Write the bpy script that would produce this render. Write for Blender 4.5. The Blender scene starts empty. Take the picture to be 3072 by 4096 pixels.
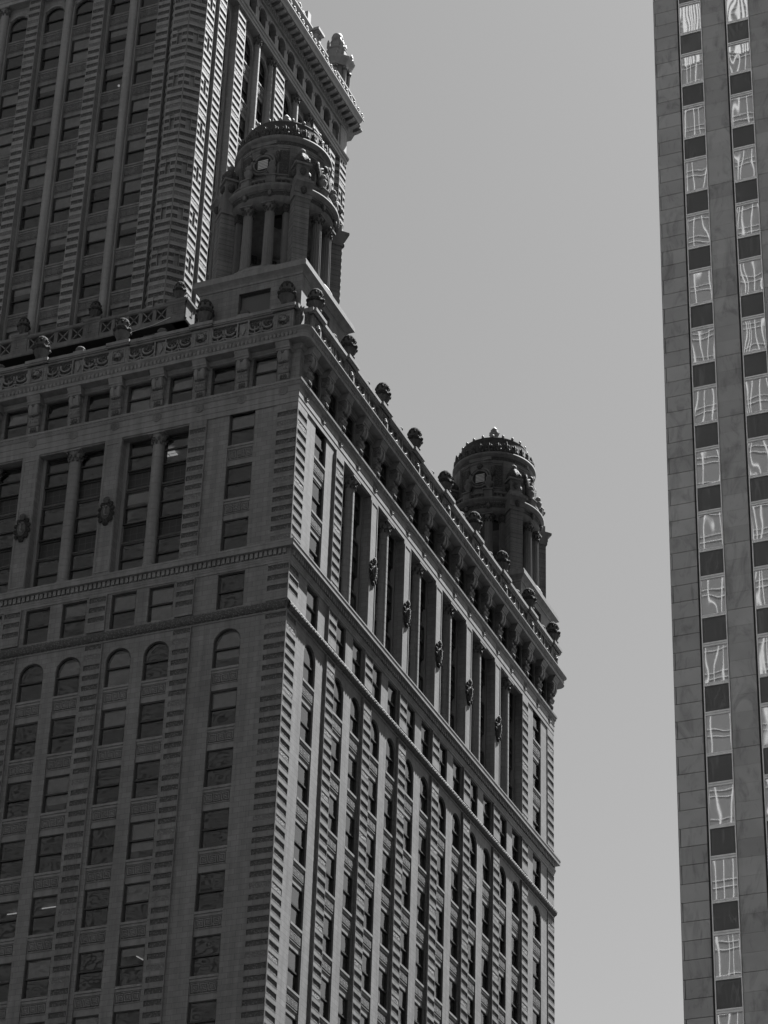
import bpy, math, random
from mathutils import Vector, Matrix
random.seed(7)
S = bpy.context.scene
R = math.radians

# ------------------------------------------------------------------ camera
CAM = Vector((56.334, -117.160, 1.70))
yaw, pit, rol = -0.4083095, 0.55750533, 0.03471585
fw = Vector((math.sin(yaw) * math.cos(pit), math.cos(yaw) * math.cos(pit), math.sin(pit)))
r0 = Vector((math.cos(yaw), -math.sin(yaw), 0))
u0_ = r0.cross(fw)
rt = r0 * math.cos(rol) + u0_ * math.sin(rol)
up = -r0 * math.sin(rol) + u0_ * math.cos(rol)
cd = bpy.data.cameras.new("camera")
cam = bpy.data.objects.new("camera", cd)
S.collection.objects.link(cam)
M = Matrix((rt, up, -fw)).transposed().to_4x4()
M.translation = CAM
cam.matrix_world = M
cd.sensor_fit = 'VERTICAL'
cd.sensor_height = 24.0
cd.lens = 24.0 * 10880.3 / 4096.0
cd.clip_start = 0.5
cd.clip_end = 6000
S.camera = cam

# ------------------------------------------------------------------ sky, sun, exposure
SUN = Vector((1.0, 2.5, 4.6)).normalized()
EL = math.asin(SUN.z)
AZ = math.atan2(SUN.x, SUN.y)          # from +Y towards +X
w = bpy.data.worlds.new("World")
S.world = w
w.use_nodes = True
nt = w.node_tree
for n in list(nt.nodes):
    nt.nodes.remove(n)
sky = nt.nodes.new('ShaderNodeTexSky')
sky.sky_type = 'NISHITA'
sky.sun_disc = False
sky.sun_elevation = EL
sky.sun_rotation = AZ
sky.altitude = 200
sky.dust_density = 1.0
bw = nt.nodes.new('ShaderNodeRGBToBW')
bg = nt.nodes.new('ShaderNodeBackground')
bg.inputs['Strength'].default_value = 0.05
wo = nt.nodes.new('ShaderNodeOutputWorld')
nt.links.new(sky.outputs[0], bw.inputs[0])
nt.links.new(bw.outputs[0], bg.inputs['Color'])
nt.links.new(bg.outputs[0], wo.inputs[0])
sd = bpy.data.lights.new("sun", 'SUN')
sd.energy = 5.0
sd.angle = R(0.5)
sd.color = (1.0, 1.0, 1.0)             # the photograph is black and white
so = bpy.data.objects.new("sun", sd)
S.collection.objects.link(so)
so.rotation_euler = (-SUN).to_track_quat('-Z', 'Y').to_euler()
so.location = (0, 0, 300)
S.view_settings.view_transform = 'Standard'
S.view_settings.look = 'None'
S.view_settings.gamma = 1.0
S.view_settings.use_curve_mapping = False
S.view_settings.exposure = 1.45
S.cycles.use_denoising = True
S.cycles.max_bounces = 8
S.cycles.diffuse_bounces = 3
S.cycles.glossy_bounces = 4
S.cycles.transparent_max_bounces = 8
S.cycles.caustics_reflective = False
S.cycles.caustics_refractive = False

# ------------------------------------------------------------------ materials
def new_mat(name):
    m = bpy.data.materials.new(name)
    m.use_nodes = True
    t = m.node_tree
    for n in list(t.nodes):
        t.nodes.remove(n)
    o = t.nodes.new('ShaderNodeOutputMaterial')
    return m, t, o

def grey(v):
    return (v, v, v, 1)

def principled(t, o, rough=.6, ior=1.5):
    b = t.nodes.new('ShaderNodeBsdfPrincipled')
    b.inputs['Roughness'].default_value = rough
    b.inputs['IOR'].default_value = ior
    t.links.new(b.outputs[0], o.inputs[0])
    return b

def facade_uv(t):
    """(x - y, z) of the world position: runs along either face of the buildings"""
    g = t.nodes.new('ShaderNodeNewGeometry')
    s = t.nodes.new('ShaderNodeSeparateXYZ')
    t.links.new(g.outputs['Position'], s.inputs[0])
    a = t.nodes.new('ShaderNodeMath'); a.operation = 'SUBTRACT'
    t.links.new(s.outputs[0], a.inputs[0]); t.links.new(s.outputs[1], a.inputs[1])
    c = t.nodes.new('ShaderNodeCombineXYZ')
    t.links.new(a.outputs[0], c.inputs[0]); t.links.new(s.outputs[2], c.inputs[1])
    return g, c

def noise(t, vec, scale, detail=4, rough=.6):
    n = t.nodes.new('ShaderNodeTexNoise')
    n.inputs['Scale'].default_value = scale
    n.inputs['Detail'].default_value = detail
    n.inputs['Roughness'].default_value = rough
    t.links.new(vec, n.inputs['Vector'])
    return n

def ramp(t, fac, p0, c0, p1, c1):
    r = t.nodes.new('ShaderNodeValToRGB')
    r.color_ramp.elements[0].position = p0
    r.color_ramp.elements[0].color = grey(c0)
    r.color_ramp.elements[1].position = p1
    r.color_ramp.elements[1].color = grey(c1)
    t.links.new(fac, r.inputs[0])
    return r

def mult(t, a, b, fac=1.0):
    m = t.nodes.new('ShaderNodeMix'); m.data_type = 'RGBA'; m.blend_type = 'MULTIPLY'
    m.inputs[0].default_value = fac
    t.links.new(a, m.inputs[6]); t.links.new(b, m.inputs[7])
    return m.outputs[2]

def bump(t, h, strength, dist):
    b = t.nodes.new('ShaderNodeBump')
    b.inputs['Strength'].default_value = strength
    b.inputs['Distance'].default_value = dist
    t.links.new(h, b.inputs['Height'])
    return b.outputs[0]

def stone_mat(name, base, courses=True, rough=.68, ior=1.75, var=.24):
    m, t, o = new_mat(name)
    b = principled(t, o, rough, ior)
    g, uv = facade_uv(t)
    n1 = noise(t, g.outputs['Position'], .35, 5, .65)
    st = ramp(t, n1.outputs[0], .3, .78, .72, 1.08)
    n2 = noise(t, g.outputs['Position'], 5, 3, .6)
    fi = ramp(t, n2.outputs[0], .3, .93, .7, 1.05)
    # rain streaks: noise stretched down the wall
    mp = t.nodes.new('ShaderNodeMapping')
    mp.inputs['Scale'].default_value = (2.2, 2.2, .12)
    t.links.new(g.outputs['Position'], mp.inputs[0])
    n3 = noise(t, mp.outputs[0], 1.0, 4, .6)
    sk = ramp(t, n3.outputs[0], .36, .72, .60, 1.02)
    if courses:
        br = t.nodes.new('ShaderNodeTexBrick')
        br.inputs['Color1'].default_value = grey(base)
        br.inputs['Color2'].default_value = grey(base * (1 - var))
        br.inputs['Mortar'].default_value = grey(base * .38)
        br.inputs['Scale'].default_value = 1
        br.inputs['Mortar Size'].default_value = .011
        br.inputs['Mortar Smooth'].default_value = .3
        br.inputs['Brick Width'].default_value = .62
        br.inputs['Row Height'].default_value = .3225
        t.links.new(uv.outputs[0], br.inputs['Vector'])
        col = br.outputs[0]
        b.inputs['Normal'].default_value = (0, 0, 0)
        t.links.new(bump(t, br.outputs['Fac'], -.5, .01), b.inputs['Normal'])
    else:
        rgb = t.nodes.new('ShaderNodeRGB'); rgb.outputs[0].default_value = grey(base)
        col = rgb.outputs[0]
        t.links.new(bump(t, n2.outputs[0], .25, .02), b.inputs['Normal'])
    c = mult(t, mult(t, mult(t, col, st.outputs[0]), fi.outputs[0]), sk.outputs[0])
    t.links.new(c, b.inputs['Base Color'])
    return m

def carved_mat(name, lo, hi, scale=16, rough=.75, ior=1.4):
    m, t, o = new_mat(name)
    b = principled(t, o, rough, ior)
    g, uv = facade_uv(t)
    v = t.nodes.new('ShaderNodeTexVoronoi')
    v.inputs['Scale'].default_value = scale * .55
    t.links.new(g.outputs['Position'], v.inputs['Vector'])
    n = noise(t, g.outputs['Position'], scale, 3, .6)
    ad = t.nodes.new('ShaderNodeMath'); ad.operation = 'ADD'
    t.links.new(v.outputs['Distance'], ad.inputs[0]); t.links.new(n.outputs[0], ad.inputs[1])
    r = ramp(t, ad.outputs[0], .55, hi, 1.1, lo)
    t.links.new(r.outputs[0], b.inputs['Base Color'])
    t.links.new(bump(t, ad.outputs[0], .9, -.04), b.inputs['Normal'])
    return m

def plain_mat(name, v, rough=.6, ior=1.5, metallic=0, nscale=3, amt=.1):
    m, t, o = new_mat(name)
    b = principled(t, o, rough, ior)
    b.inputs['Metallic'].default_value = metallic
    g = t.nodes.new('ShaderNodeNewGeometry')
    n = noise(t, g.outputs['Position'], nscale, 4)
    r = ramp(t, n.outputs[0], .3, v * (1 - amt), .7, v * (1 + amt))
    t.links.new(r.outputs[0], b.inputs['Base Color'])
    return m

MT = {}
MT['stone'] = stone_mat('terracotta_ashlar', .19)
MT['trim'] = stone_mat('terracotta_moulding', .19, courses=False)
MT['carved'] = carved_mat('terracotta_carved', .07, .17)
MT['carvedlight'] = carved_mat('terracotta_carved_pale', .14, .23)
MT['tstone'] = stone_mat('tower_ashlar', .23, ior=2.2, rough=.65)
MT['ttrim'] = stone_mat('tower_moulding', .22, ior=2.1, courses=False, rough=.65)
MT['cstone'] = stone_mat('weathered_ashlar', .19, rough=.8, ior=1.45)
MT['ctrim'] = stone_mat('weathered_moulding', .18, courses=False, rough=.8, ior=1.45)
MT['grime'] = carved_mat('weathered_ornament', .045, .11)
MT['urnstone'] = stone_mat('sooty_stone', .10, courses=False, rough=.85, ior=1.4)
MT['urnleaf'] = carved_mat('sooty_ornament', .03, .07, rough=.9, ior=1.3)
MT['frame'] = plain_mat('dark_window_frame', .025, .5)
MT['spandrel_dark'] = None
MT['blind'] = plain_mat('window_blind', .60, .8)
MT['ceiling'] = plain_mat('office_ceiling', .45, .8)
MT['room'] = plain_mat('office_wall', .30, .8)
MT['roof'] = plain_mat('roof_tar', .025, .9)
MT['slate_and_shade'] = plain_mat('dark_slate_and_shade', .02, .8)
MT['copper'] = plain_mat('dome_metal', .05, .9)
MT['alu'] = plain_mat('aluminium', .62, .4, metallic=.8)
MT['gap'] = plain_mat('shadow_gap', .015, .8)
MT['asphalt'] = plain_mat('asphalt', .05, .9, nscale=8, amt=.25)
MT['water'] = plain_mat('river_water', .02, .15, 1.33)
MT['concrete'] = plain_mat('concrete', .22, .85, nscale=2, amt=.15)
MT['paint'] = plain_mat('road_paint', .7, .7)
MT['mullion'] = plain_mat('pale_mullion', .50, .4)

def glass_mat(name, tint=.85, ior=1.8, wob=.02):
    m, t, o = new_mat(name)
    tr = t.nodes.new('ShaderNodeBsdfTransparent'); tr.inputs[0].default_value = grey(tint)
    gl = t.nodes.new('ShaderNodeBsdfGlossy'); gl.inputs['Roughness'].default_value = .015
    gl.inputs['Color'].default_value = grey(.95)
    fr = t.nodes.new('ShaderNodeFresnel'); fr.inputs['IOR'].default_value = ior
    mx = t.nodes.new('ShaderNodeMixShader')
    g = t.nodes.new('ShaderNodeNewGeometry')
    n = noise(t, g.outputs['Position'], 1.1, 1, .5)
    t.links.new(bump(t, n.outputs[0], wob * 10, .1), gl.inputs['Normal'])
    t.links.new(fr.outputs[0], mx.inputs[0]); t.links.new(tr.outputs[0], mx.inputs[1])
    t.links.new(gl.outputs[0], mx.inputs[2]); t.links.new(mx.outputs[0], o.inputs[0])
    return m
MT['glass'] = glass_mat('window_glass', .85, 2.05)
MT['glass_sky'] = glass_mat('window_glass_boosted_reflection', .85, 2.8)  # same glass, reflectivity raised on the sunlit face to brighten its sky reflections

def coated_glass(name, refl, dark, wob, nscale):
    """coated, slightly warped glass of the marble tower: part mirror, part dark"""
    m, t, o = new_mat(name)
    df = t.nodes.new('ShaderNodeBsdfDiffuse'); df.inputs[0].default_value = grey(dark)
    gl = t.nodes.new('ShaderNodeBsdfGlossy'); gl.inputs['Roughness'].default_value = .01
    gl.inputs['Color'].default_value = grey(.9)
    mx = t.nodes.new('ShaderNodeMixShader'); mx.inputs[0].default_value = refl
    g = t.nodes.new('ShaderNodeNewGeometry')
    mp = t.nodes.new('ShaderNodeMapping'); mp.inputs['Scale'].default_value = (1.4, 1.0, .55)
    t.links.new(g.outputs['Position'], mp.inputs[0])
    n = noise(t, mp.outputs[0], nscale, 1.2, .4)
    t.links.new(bump(t, n.outputs[0], 1.0, wob), gl.inputs['Normal'])
    t.links.new(df.outputs[0], mx.inputs[1]); t.links.new(gl.outputs[0], mx.inputs[2])
    t.links.new(mx.outputs[0], o.inputs[0])
    return m
MT['coated'] = coated_glass('coated_glass', .48, .40, .0052, .42)
MT['coated_dark'] = coated_glass('spandrel_glass', .018, .13, .0042, .62)
MT['curtain'] = coated_glass('curtain_wall_glass', .10, .09, .0, 1)

def grid_mat(name, c, line, w_, h_):
    m, t, o = new_mat(name)
    b = principled(t, o, .35, 1.5)
    g, uv = facade_uv(t)
    br = t.nodes.new('ShaderNodeTexBrick')
    br.offset = 0
    br.inputs['Color1'].default_value = grey(c); br.inputs['Color2'].default_value = grey(c * .8)
    br.inputs['Mortar'].default_value = grey(line); br.inputs['Scale'].default_value = 1
    br.inputs['Mortar Size'].default_value = .012
    br.inputs['Brick Width'].default_value = w_; br.inputs['Row Height'].default_value = h_
    t.links.new(uv.outputs[0], br.inputs['Vector'])
    t.links.new(br.outputs[0], b.inputs['Base Color'])
    return m
MT['spandrel_dark'] = grid_mat('dark_tile', .018, .06, .42, .42)

def marble_mat():
    m, t, o = new_mat('pale_marble')
    b = principled(t, o, .45, 1.5)
    g = t.nodes.new('ShaderNodeNewGeometry')
    mp = t.nodes.new('ShaderNodeMapping')
    mp.inputs['Rotation'].default_value = (0, R(28), 0)
    mp.inputs['Scale'].default_value = (1.0, 1.0, .42)
    t.links.new(g.outputs['Position'], mp.inputs[0])
    n1 = noise(t, mp.outputs[0], .9, 6, .65)
    n1.inputs['Distortion'].default_value = 1.4
    r1 = ramp(t, n1.outputs[0], .50, 1.0, .70, .60)       # grey clouds and veins
    n2 = noise(t, g.outputs['Position'], .30, 3)
    r2 = ramp(t, n2.outputs[0], .3, .80, .7, 1.05)
    oi = t.nodes.new('ShaderNodeAttribute'); oi.attribute_name = 'tone'
    r3 = ramp(t, oi.outputs['Fac'], 0, .80, 1, 1.06)
    rgb = t.nodes.new('ShaderNodeRGB'); rgb.outputs[0].default_value = grey(.43)
    mp2 = t.nodes.new('ShaderNodeMapping')
    mp2.inputs['Rotation'].default_value = (0, R(-35), 0); mp2.inputs['Scale'].default_value = (2.6, 1.0, .8)
    t.links.new(g.outputs['Position'], mp2.inputs[0])
    n3 = noise(t, mp2.outputs[0], .8, 5, .6)
    r4 = ramp(t, n3.outputs[0], .60, 1.0, .70, .72)
    c = mult(t, mult(t, mult(t, mult(t, rgb.outputs[0], r1.outputs[0]), r2.outputs[0]), r3.outputs[0]), r4.outputs[0])
    t.links.new(c, b.inputs['Base Color'])
    return m
MT['marble'] = marble_mat()

def emit_mat(name, s):
    m, t, o = new_mat(name)
    e = t.nodes.new('ShaderNodeEmission')
    e.inputs['Color'].default_value = grey(1); e.inputs['Strength'].default_value = s
    t.links.new(e.outputs[0], o.inputs[0])
    return m
MT['lamp'] = emit_mat('fluorescent_tube', .11)

# ------------------------------------------------------------------ mesh builder
class Fr:
    """facade frame: u along the wall, d outwards, z up"""
    def __init__(s, o, t, n):
        s.o, s.t, s.n = o, t, n
    def P(s, u, d, z):
        return (s.o[0] + s.t[0] * u + s.n[0] * d, s.o[1] + s.t[1] * u + s.n[1] * d, z)
LOC = Fr((0, 0), (1, 0), (0, -1))       # local frame for shared meshes (outwards = -y)

def crenel(mb, F, u0, u1, pitch, wd, d0, dlow, dhigh, z0, z1):
    """toothed course as one connected strip"""
    pl = [(u0, dlow)]
    u = u0 + (pitch - wd)
    while u + wd < u1:
        pl += [(u, dlow), (u, dhigh), (u + wd, dhigh), (u + wd, dlow)]
        u += pitch
    pl.append((u1, dlow))
    b = len(mb.v)
    for u, d in pl:
        mb.v += [F.P(u, d0, z0), F.P(u, d, z0), F.P(u, d, z1), F.P(u, d0, z1)]
    for i in range(len(pl) - 1):
        q, r = b + 4 * i, b + 4 * i + 4
        mb.idx((q + 1, r + 1, r + 2, q + 2))
        if pl[i + 1][0] > pl[i][0]:
            mb.idx((q, r, r + 1, q + 1)); mb.idx((q + 2, r + 2, r + 3, q + 3))

class MB:
    def __init__(s):
        s.v, s.f, s.m, s.mats = [], [], [], []
        s.cur = 0
        s.tone = []
        s.ct = .5
        s.sm = []
        s.smooth = False
    def mat(s, k):
        if k not in s.mats:
            s.mats.append(k)
        s.cur = s.mats.index(k)
        return s
    def face(s, pts):
        b = len(s.v)
        s.v.extend(pts)
        s.f.append(tuple(range(b, b + len(pts))))
        s.m.append(s.cur); s.tone.append(s.ct); s.sm.append(s.smooth)
    def idx(s, f):
        s.f.append(f); s.m.append(s.cur); s.tone.append(s.ct); s.sm.append(s.smooth)
    def box(s, F, u0, u1, d0, d1, z0, z1, back=True):
        b = len(s.v)
        for z in (z0, z1):
            for d in (d0, d1):
                for u in (u0, u1):
                    s.v.append(F.P(u, d, z))
        fs = [(2, 3, 7, 6), (0, 2, 6, 4), (1, 5, 7, 3), (4, 6, 7, 5), (0, 1, 3, 2)]
        if back:
            fs.append((0, 4, 5, 1))
        for f in fs:
            s.idx(tuple(b + i for i in f))
    def prism(s, F, prof, u0, u1):
        """extrude the (d, z) outline along u"""
        n = len(prof); b = len(s.v)
        for u in (u0, u1):
            for d, z in prof:
                s.v.append(F.P(u, d, z))
        for i in range(n):
            j = (i + 1) % n
            s.idx((b + i, b + j, b + n + j, b + n + i))
        s.idx(tuple(b + i for i in range(n))); s.idx(tuple(b + n + i for i in range(n - 1, -1, -1)))
    def plate(s, F, prof, d0, d1):
        """extrude the (u, z) outline along d"""
        n = len(prof); b = len(s.v)
        for d in (d0, d1):
            for u, z in prof:
                s.v.append(F.P(u, d, z))
        for i in range(n):
            j = (i + 1) % n
            s.idx((b + i, b + j, b + n + j, b + n + i))
        s.idx(tuple(b + i for i in range(n))); s.idx(tuple(b + n + i for i in range(n - 1, -1, -1)))
    def lathe(s, c, prof, seg=16, a0=0.0, a1=2 * math.pi, smooth=True, cap=True):
        """prof rows: (r, z[, amp, waves])"""
        old = s.smooth; s.smooth = smooth
        b = len(s.v); full = abs(a1 - a0 - 2 * math.pi) < 1e-6
        n = seg if full else seg + 1
        for row in prof:
            r, z = row[0], row[1]
            amp, wv = (row[2], row[3]) if len(row) > 2 else (0, 0)
            for i in range(n):
                a = a0 + (a1 - a0) * i / seg
                rr = r * (1 + amp * math.cos(wv * a)) if amp else r
                s.v.append((c[0] + rr * math.cos(a), c[1] + rr * math.sin(a), c[2] + z))
        for k in range(len(prof) - 1):
            for i in range(seg):
                j = (i + 1) % n
                s.idx((b + k * n + i, b + k * n + j, b + (k + 1) * n + j, b + (k + 1) * n + i))
        if cap and full:
            s.idx(tuple(b + i for i in range(n - 1, -1, -1)))
            s.idx(tuple(b + (len(prof) - 1) * n + i for i in range(n)))
        s.smooth = old
    def blob(s, c, rx, ry, rz, seg=8, rings=5):
        old = s.smooth; s.smooth = True
        b = len(s.v)
        for k in range(rings + 1):
            th = math.pi * k / rings
            for i in range(seg):
                a = 2 * math.pi * i / seg
                s.v.append((c[0] + rx * math.sin(th) * math.cos(a), c[1] + ry * math.sin(th) * math.sin(a), c[2] + rz * math.cos(th)))
        for k in range(rings):
            for i in range(seg):
                j = (i + 1) % seg
                s.idx((b + k * seg + i, b + k * seg + j, b + (k + 1) * seg + j, b + (k + 1) * seg + i))
        s.smooth = old
    def fblob(s, F, u, d, z, ru, rd, rz, seg=8, rings=5):
        p = F.P(u, d, z)
        if abs(F.t[0]) > .9:
            s.blob(p, ru, rd, rz, seg, rings)
        elif abs(F.t[1]) > .9:
            s.blob(p, rd, ru, rz, seg, rings)
        else:
            s.blob(p, max(ru, rd) * .9, max(ru, rd) * .9, rz, seg, rings)
    def tube(s, pts, r, seg=6):
        """round bar through points"""
        old = s.smooth; s.smooth = True
        b = len(s.v); P = [Vector(p) for p in pts]
        for i, p in enumerate(P):
            tn = (P[min(i + 1, len(P) - 1)] - P[max(i - 1, 0)]).normalized()
            a = Vector((0, 0, 1)) if abs(tn.z) < .9 else Vector((1, 0, 0))
            x = tn.cross(a).normalized(); y = tn.cross(x)
            for k in range(seg):
                an = 2 * math.pi * k / seg
                q = p + x * (r * math.cos(an)) + y * (r * math.sin(an))
                s.v.append(tuple(q))
        for i in range(len(P) - 1):
            for k in range(seg):
                j = (k + 1) % seg
                s.idx((b + i * seg + k, b + i * seg + j, b + (i + 1) * seg + j, b + (i + 1) * seg + k))
        s.smooth = old
    def ring(s, F, u, z, d, R_, r, a0=0.0, a1=2 * math.pi, n=16):
        s.tube([F.P(u + R_ * math.cos(a0 + (a1 - a0) * i / n), d, z + R_ * math.sin(a0 + (a1 - a0) * i / n)) for i in range(n + 1)], r, 5)
    def rect_sweep(s, x0, x1, y0, y1, prof, rnd=False, cut=0.0, n=6):
        """closed moulding round a rectangle, profile rows (d, z); rnd rounds the outer corners, cut chamfers them"""
        rings = []
        for d, z in prof:
            pts = []
            for cx, cy, sx, sy, a in ((x0, y0, -1, -1, math.pi), (x1, y0, 1, -1, 1.5 * math.pi), (x1, y1, 1, 1, 0), (x0, y1, -1, 1, .5 * math.pi)):
                if rnd:
                    rr = min(max(d, .0), .5); e_ = d - rr
                    for i in range(n + 1):
                        t = a + .5 * math.pi * i / n
                        if d > 0:
                            pts.append((cx + sx * e_ + rr * math.cos(t), cy + sy * e_ + rr * math.sin(t), z))
                        else:
                            pts.append((cx + sx * d, cy + sy * d, z))
                elif cut:
                    k = cut - d * .4142
                    A = (cx + sx * d, cy - sy * k, z); B = (cx - sx * k, cy + sy * d, z)
                    pts += [A, B] if sx * sy > 0 else [B, A]
                else:
                    pts.append((cx + sx * d, cy + sy * d, z))
            rings.append(pts)
        b = len(s.v); m = len(rings[0])
        for rg in rings:
            s.v.extend(rg)
        for k in range(len(rings) - 1):
            for i in range(m):
                j = (i + 1) % m
                s.idx((b + k * m + i, b + k * m + j, b + (k + 1) * m + j, b + (k + 1) * m + i))
    def wall(s, F, u0, u1, z0, z1, d, ops):
        """flat wall with recessed openings (a, b, za, zb, depth, arched)"""
        U = sorted({u0, u1} | {min(max(o[i], u0), u1) for o in ops for i in (0, 1)})
        Z = sorted({z0, z1} | {min(max(o[i], z0), z1) for o in ops for i in (2, 3)})
        for j in range(len(Z) - 1):
            run = None
            zc = (Z[j] + Z[j + 1]) / 2
            for i in range(len(U) - 1):
                uc = (U[i] + U[i + 1]) / 2
                hole = any(o[0] < uc < o[1] and o[2] < zc < o[3] for o in ops)
                if hole:
                    if run is not None:
                        s.face([F.P(run, d, Z[j]), F.P(U[i], d, Z[j]), F.P(U[i], d, Z[j + 1]), F.P(run, d, Z[j + 1])]); run = None
                elif run is None:
                    run = U[i]
            if run is not None:
                s.face([F.P(run, d, Z[j]), F.P(u1, d, Z[j]), F.P(u1, d, Z[j + 1]), F.P(run, d, Z[j + 1])])
        for a, b, za, zb, dp, arch in ops:
            e = d - dp
            r = (b - a) / 2; sp = zb - r if arch else zb
            s.face([F.P(a, d, za), F.P(a, e, za), F.P(a, e, sp), F.P(a, d, sp)])
            s.face([F.P(b, d, za), F.P(b, d, sp), F.P(b, e, sp), F.P(b, e, za)])
            s.face([F.P(a, d, za), F.P(b, d, za), F.P(b, e, za), F.P(a, e, za)])
            if not arch:
                s.face([F.P(a, d, zb), F.P(a, e, zb), F.P(b, e, zb), F.P(b, d, zb)])
            else:
                n = 14; c = (a + b) / 2
                arc = [(c - r * math.cos(math.pi * i / n), sp + r * math.sin(math.pi * i / n)) for i in range(n + 1)]
                for i in range(n):
                    (ua, wa), (ub, wb) = arc[i], arc[i + 1]
                    s.face([F.P(ua, d, wa), F.P(ub, d, wb), F.P(ub, d, zb), F.P(ua, d, zb)])
                    s.face([F.P(ua, d, wa), F.P(ua, e, wa), F.P(ub, e, wb), F.P(ub, d, wb)])
    def mesh(s, name):
        me = bpy.data.meshes.new(name)
        me.from_pydata(s.v, [], s.f)
        for k in s.mats:
            me.materials.append(MT[k])
        me.polygons.foreach_set('material_index', s.m)
        me.polygons.foreach_set('use_smooth', s.sm)
        if 'marble' in s.mats:
            at = me.attributes.new('tone', 'FLOAT', 'FACE')
            at.data.foreach_set('value', s.tone)
        me.update()
        return me

def link(name, me, parent=None, loc=(0, 0, 0), rz=0.0):
    o = bpy.data.objects.new(name, me)
    S.collection.objects.link(o)
    o.location = loc
    o.rotation_euler = (0, 0, rz)
    if parent:
        o.parent = parent
    return o
def part(name, mb, parent, loc=(0, 0, 0), rz=0.0):
    return link(name, mb.mesh(name), parent, loc, rz)
def thing(name, label, cat, loc=(0, 0, 0), group=None):
    o = link(name, None, None, loc)
    o['label'] = label; o['category'] = cat
    if group:
        o['group'] = group
    return o
def copy_tree(o, parent=None):
    c = o.copy()
    S.collection.objects.link(c)
    if parent:
        c.parent = parent
    for ch in list(o.children):
        copy_tree(ch, c)
    return c

# ------------------------------------------------------------------ windows (shared meshes)
_cache = {}
GL = .17                                 # glass depth behind the wall face
def window_meshes(wd, h, arch, gk='glass'):
    key = (round(wd, 2), round(h, 2), arch, gk)
    if key in _cache:
        return _cache[key]
    f = MB().mat('frame'); g = MB().mat(gk)
    hw = wd / 2; fr = .07
    def arcpts(r, z, n=12):
        return [(-r * math.cos(math.pi * i / n), z + r * math.sin(math.pi * i / n)) for i in range(n + 1)]
    sp = h - hw if arch else h
    f.box(LOC, -hw, -hw + fr, -GL - .06, -GL + .06, 0, sp)
    f.box(LOC, hw - fr, hw, -GL - .06, -GL + .06, 0, sp)
    f.box(LOC, -hw + fr, hw - fr, -GL - .06, -GL + .06, 0, fr)
    mid = h * .5
    f.box(LOC, -hw + fr, hw - fr, -GL - .06, -GL + .055, mid - .045, mid + .045)
    for x in (-hw + fr, hw - fr - .04):
        f.box(LOC, x, x + .04, -GL - .05, -GL + .03, mid + .045, sp - (0 if arch else fr))
        f.box(LOC, x, x + .04, -GL - .08, -GL - .0, fr, mid - .045)
    if arch:
        o_, i_ = arcpts(hw, sp), arcpts(hw - fr, sp)
        for k in range(12):
            for dd in (-GL + .06,):
                f.face([LOC.P(o_[k][0], dd, o_[k][1]), LOC.P(o_[k + 1][0], dd, o_[k + 1][1]), LOC.P(i_[k + 1][0], dd, i_[k + 1][1]), LOC.P(i_[k][0], dd, i_[k][1])])
            f.face([LOC.P(i_[k][0], -GL + .06, i_[k][1]), LOC.P(i_[k + 1][0], -GL + .06, i_[k + 1][1]), LOC.P(i_[k + 1][0], -GL - .06, i_[k + 1][1]), LOC.P(i_[k][0], -GL - .06, i_[k][1])])
        g.face([LOC.P(-hw + fr, -GL, mid), LOC.P(hw - fr, -GL, mid)] + [LOC.P(x, -GL, z) for x, z in reversed(i_)])
    else:
        f.box(LOC, -hw + fr, hw - fr, -GL - .06, -GL + .06, h - fr, h)
        g.face([LOC.P(-hw + fr, -GL, mid), LOC.P(hw - fr, -GL, mid), LOC.P(hw - fr, -GL, h - fr), LOC.P(-hw + fr, -GL, h - fr)])
    g.face([LOC.P(-hw + fr, -GL - .045, fr), LOC.P(hw - fr, -GL - .045, fr), LOC.P(hw - fr, -GL - .045, mid), LOC.P(-hw + fr, -GL - .045, mid)])
    _cache[key] = (f, g)
    return _cache[key]

def spandrel_mb(wd, h=1.36, dp=-.09):
    """carved spandrel under a window: two-step sill, three key squares, plain lintel below"""
    key = ('sp', round(wd, 2), round(h, 2))
    if key in _cache:
        return _cache[key]
    m = MB().mat('trim'); hw = wd / 2
    m.box(LOC, -hw, hw, -.5, dp, -h, -.30)
    m.box(LOC, -hw, hw, -.5, dp + .10, -.14, 0)
    m.box(LOC, -hw, hw, -.5, dp + .05, -.30, -.15)
    pz0, pz1 = -h + .42, -.36
    m.mat('carved')
    m.box(LOC, -hw + .06, hw - .06, dp, dp + .012, pz0, pz1, back=False)
    m.mat('trim')
    n = 3; cw = (wd - .16) / n
    for i in range(n):
        c = -hw + .08 + cw * (i + .5); cz = (pz0 + pz1) / 2
        for a, t in ((min(cw, pz1 - pz0) * .44, .045), (min(cw, pz1 - pz0) * .25, .04)):
            m.box(LOC, c - a, c + a, dp + .012, dp + .05, cz + a - t, cz + a, back=False)
            m.box(LOC, c - a, c + a, dp + .012, dp + .05, cz - a, cz - a + t, back=False)
            m.box(LOC, c - a, c - a + t, dp + .012, dp + .05, cz - a + t, cz + a - t, back=False)
            m.box(LOC, c + a - t, c + a, dp + .012, dp + .05, cz - a + t, cz + a - t, back=False)
        m.box(LOC, c - .05, c + .05, dp + .012, dp + .06, cz - .05, cz + .05, back=False)
    for uu in (-hw + .02, hw - .06):
        m.box(LOC, uu, uu + .04, dp, dp + .045, pz0, pz1, back=False)
    m.box(LOC, -hw + .02, hw - .02, dp, dp + .045, pz0 - .05, pz0 - .01, back=False)
    _cache[key] = m
    return m

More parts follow.
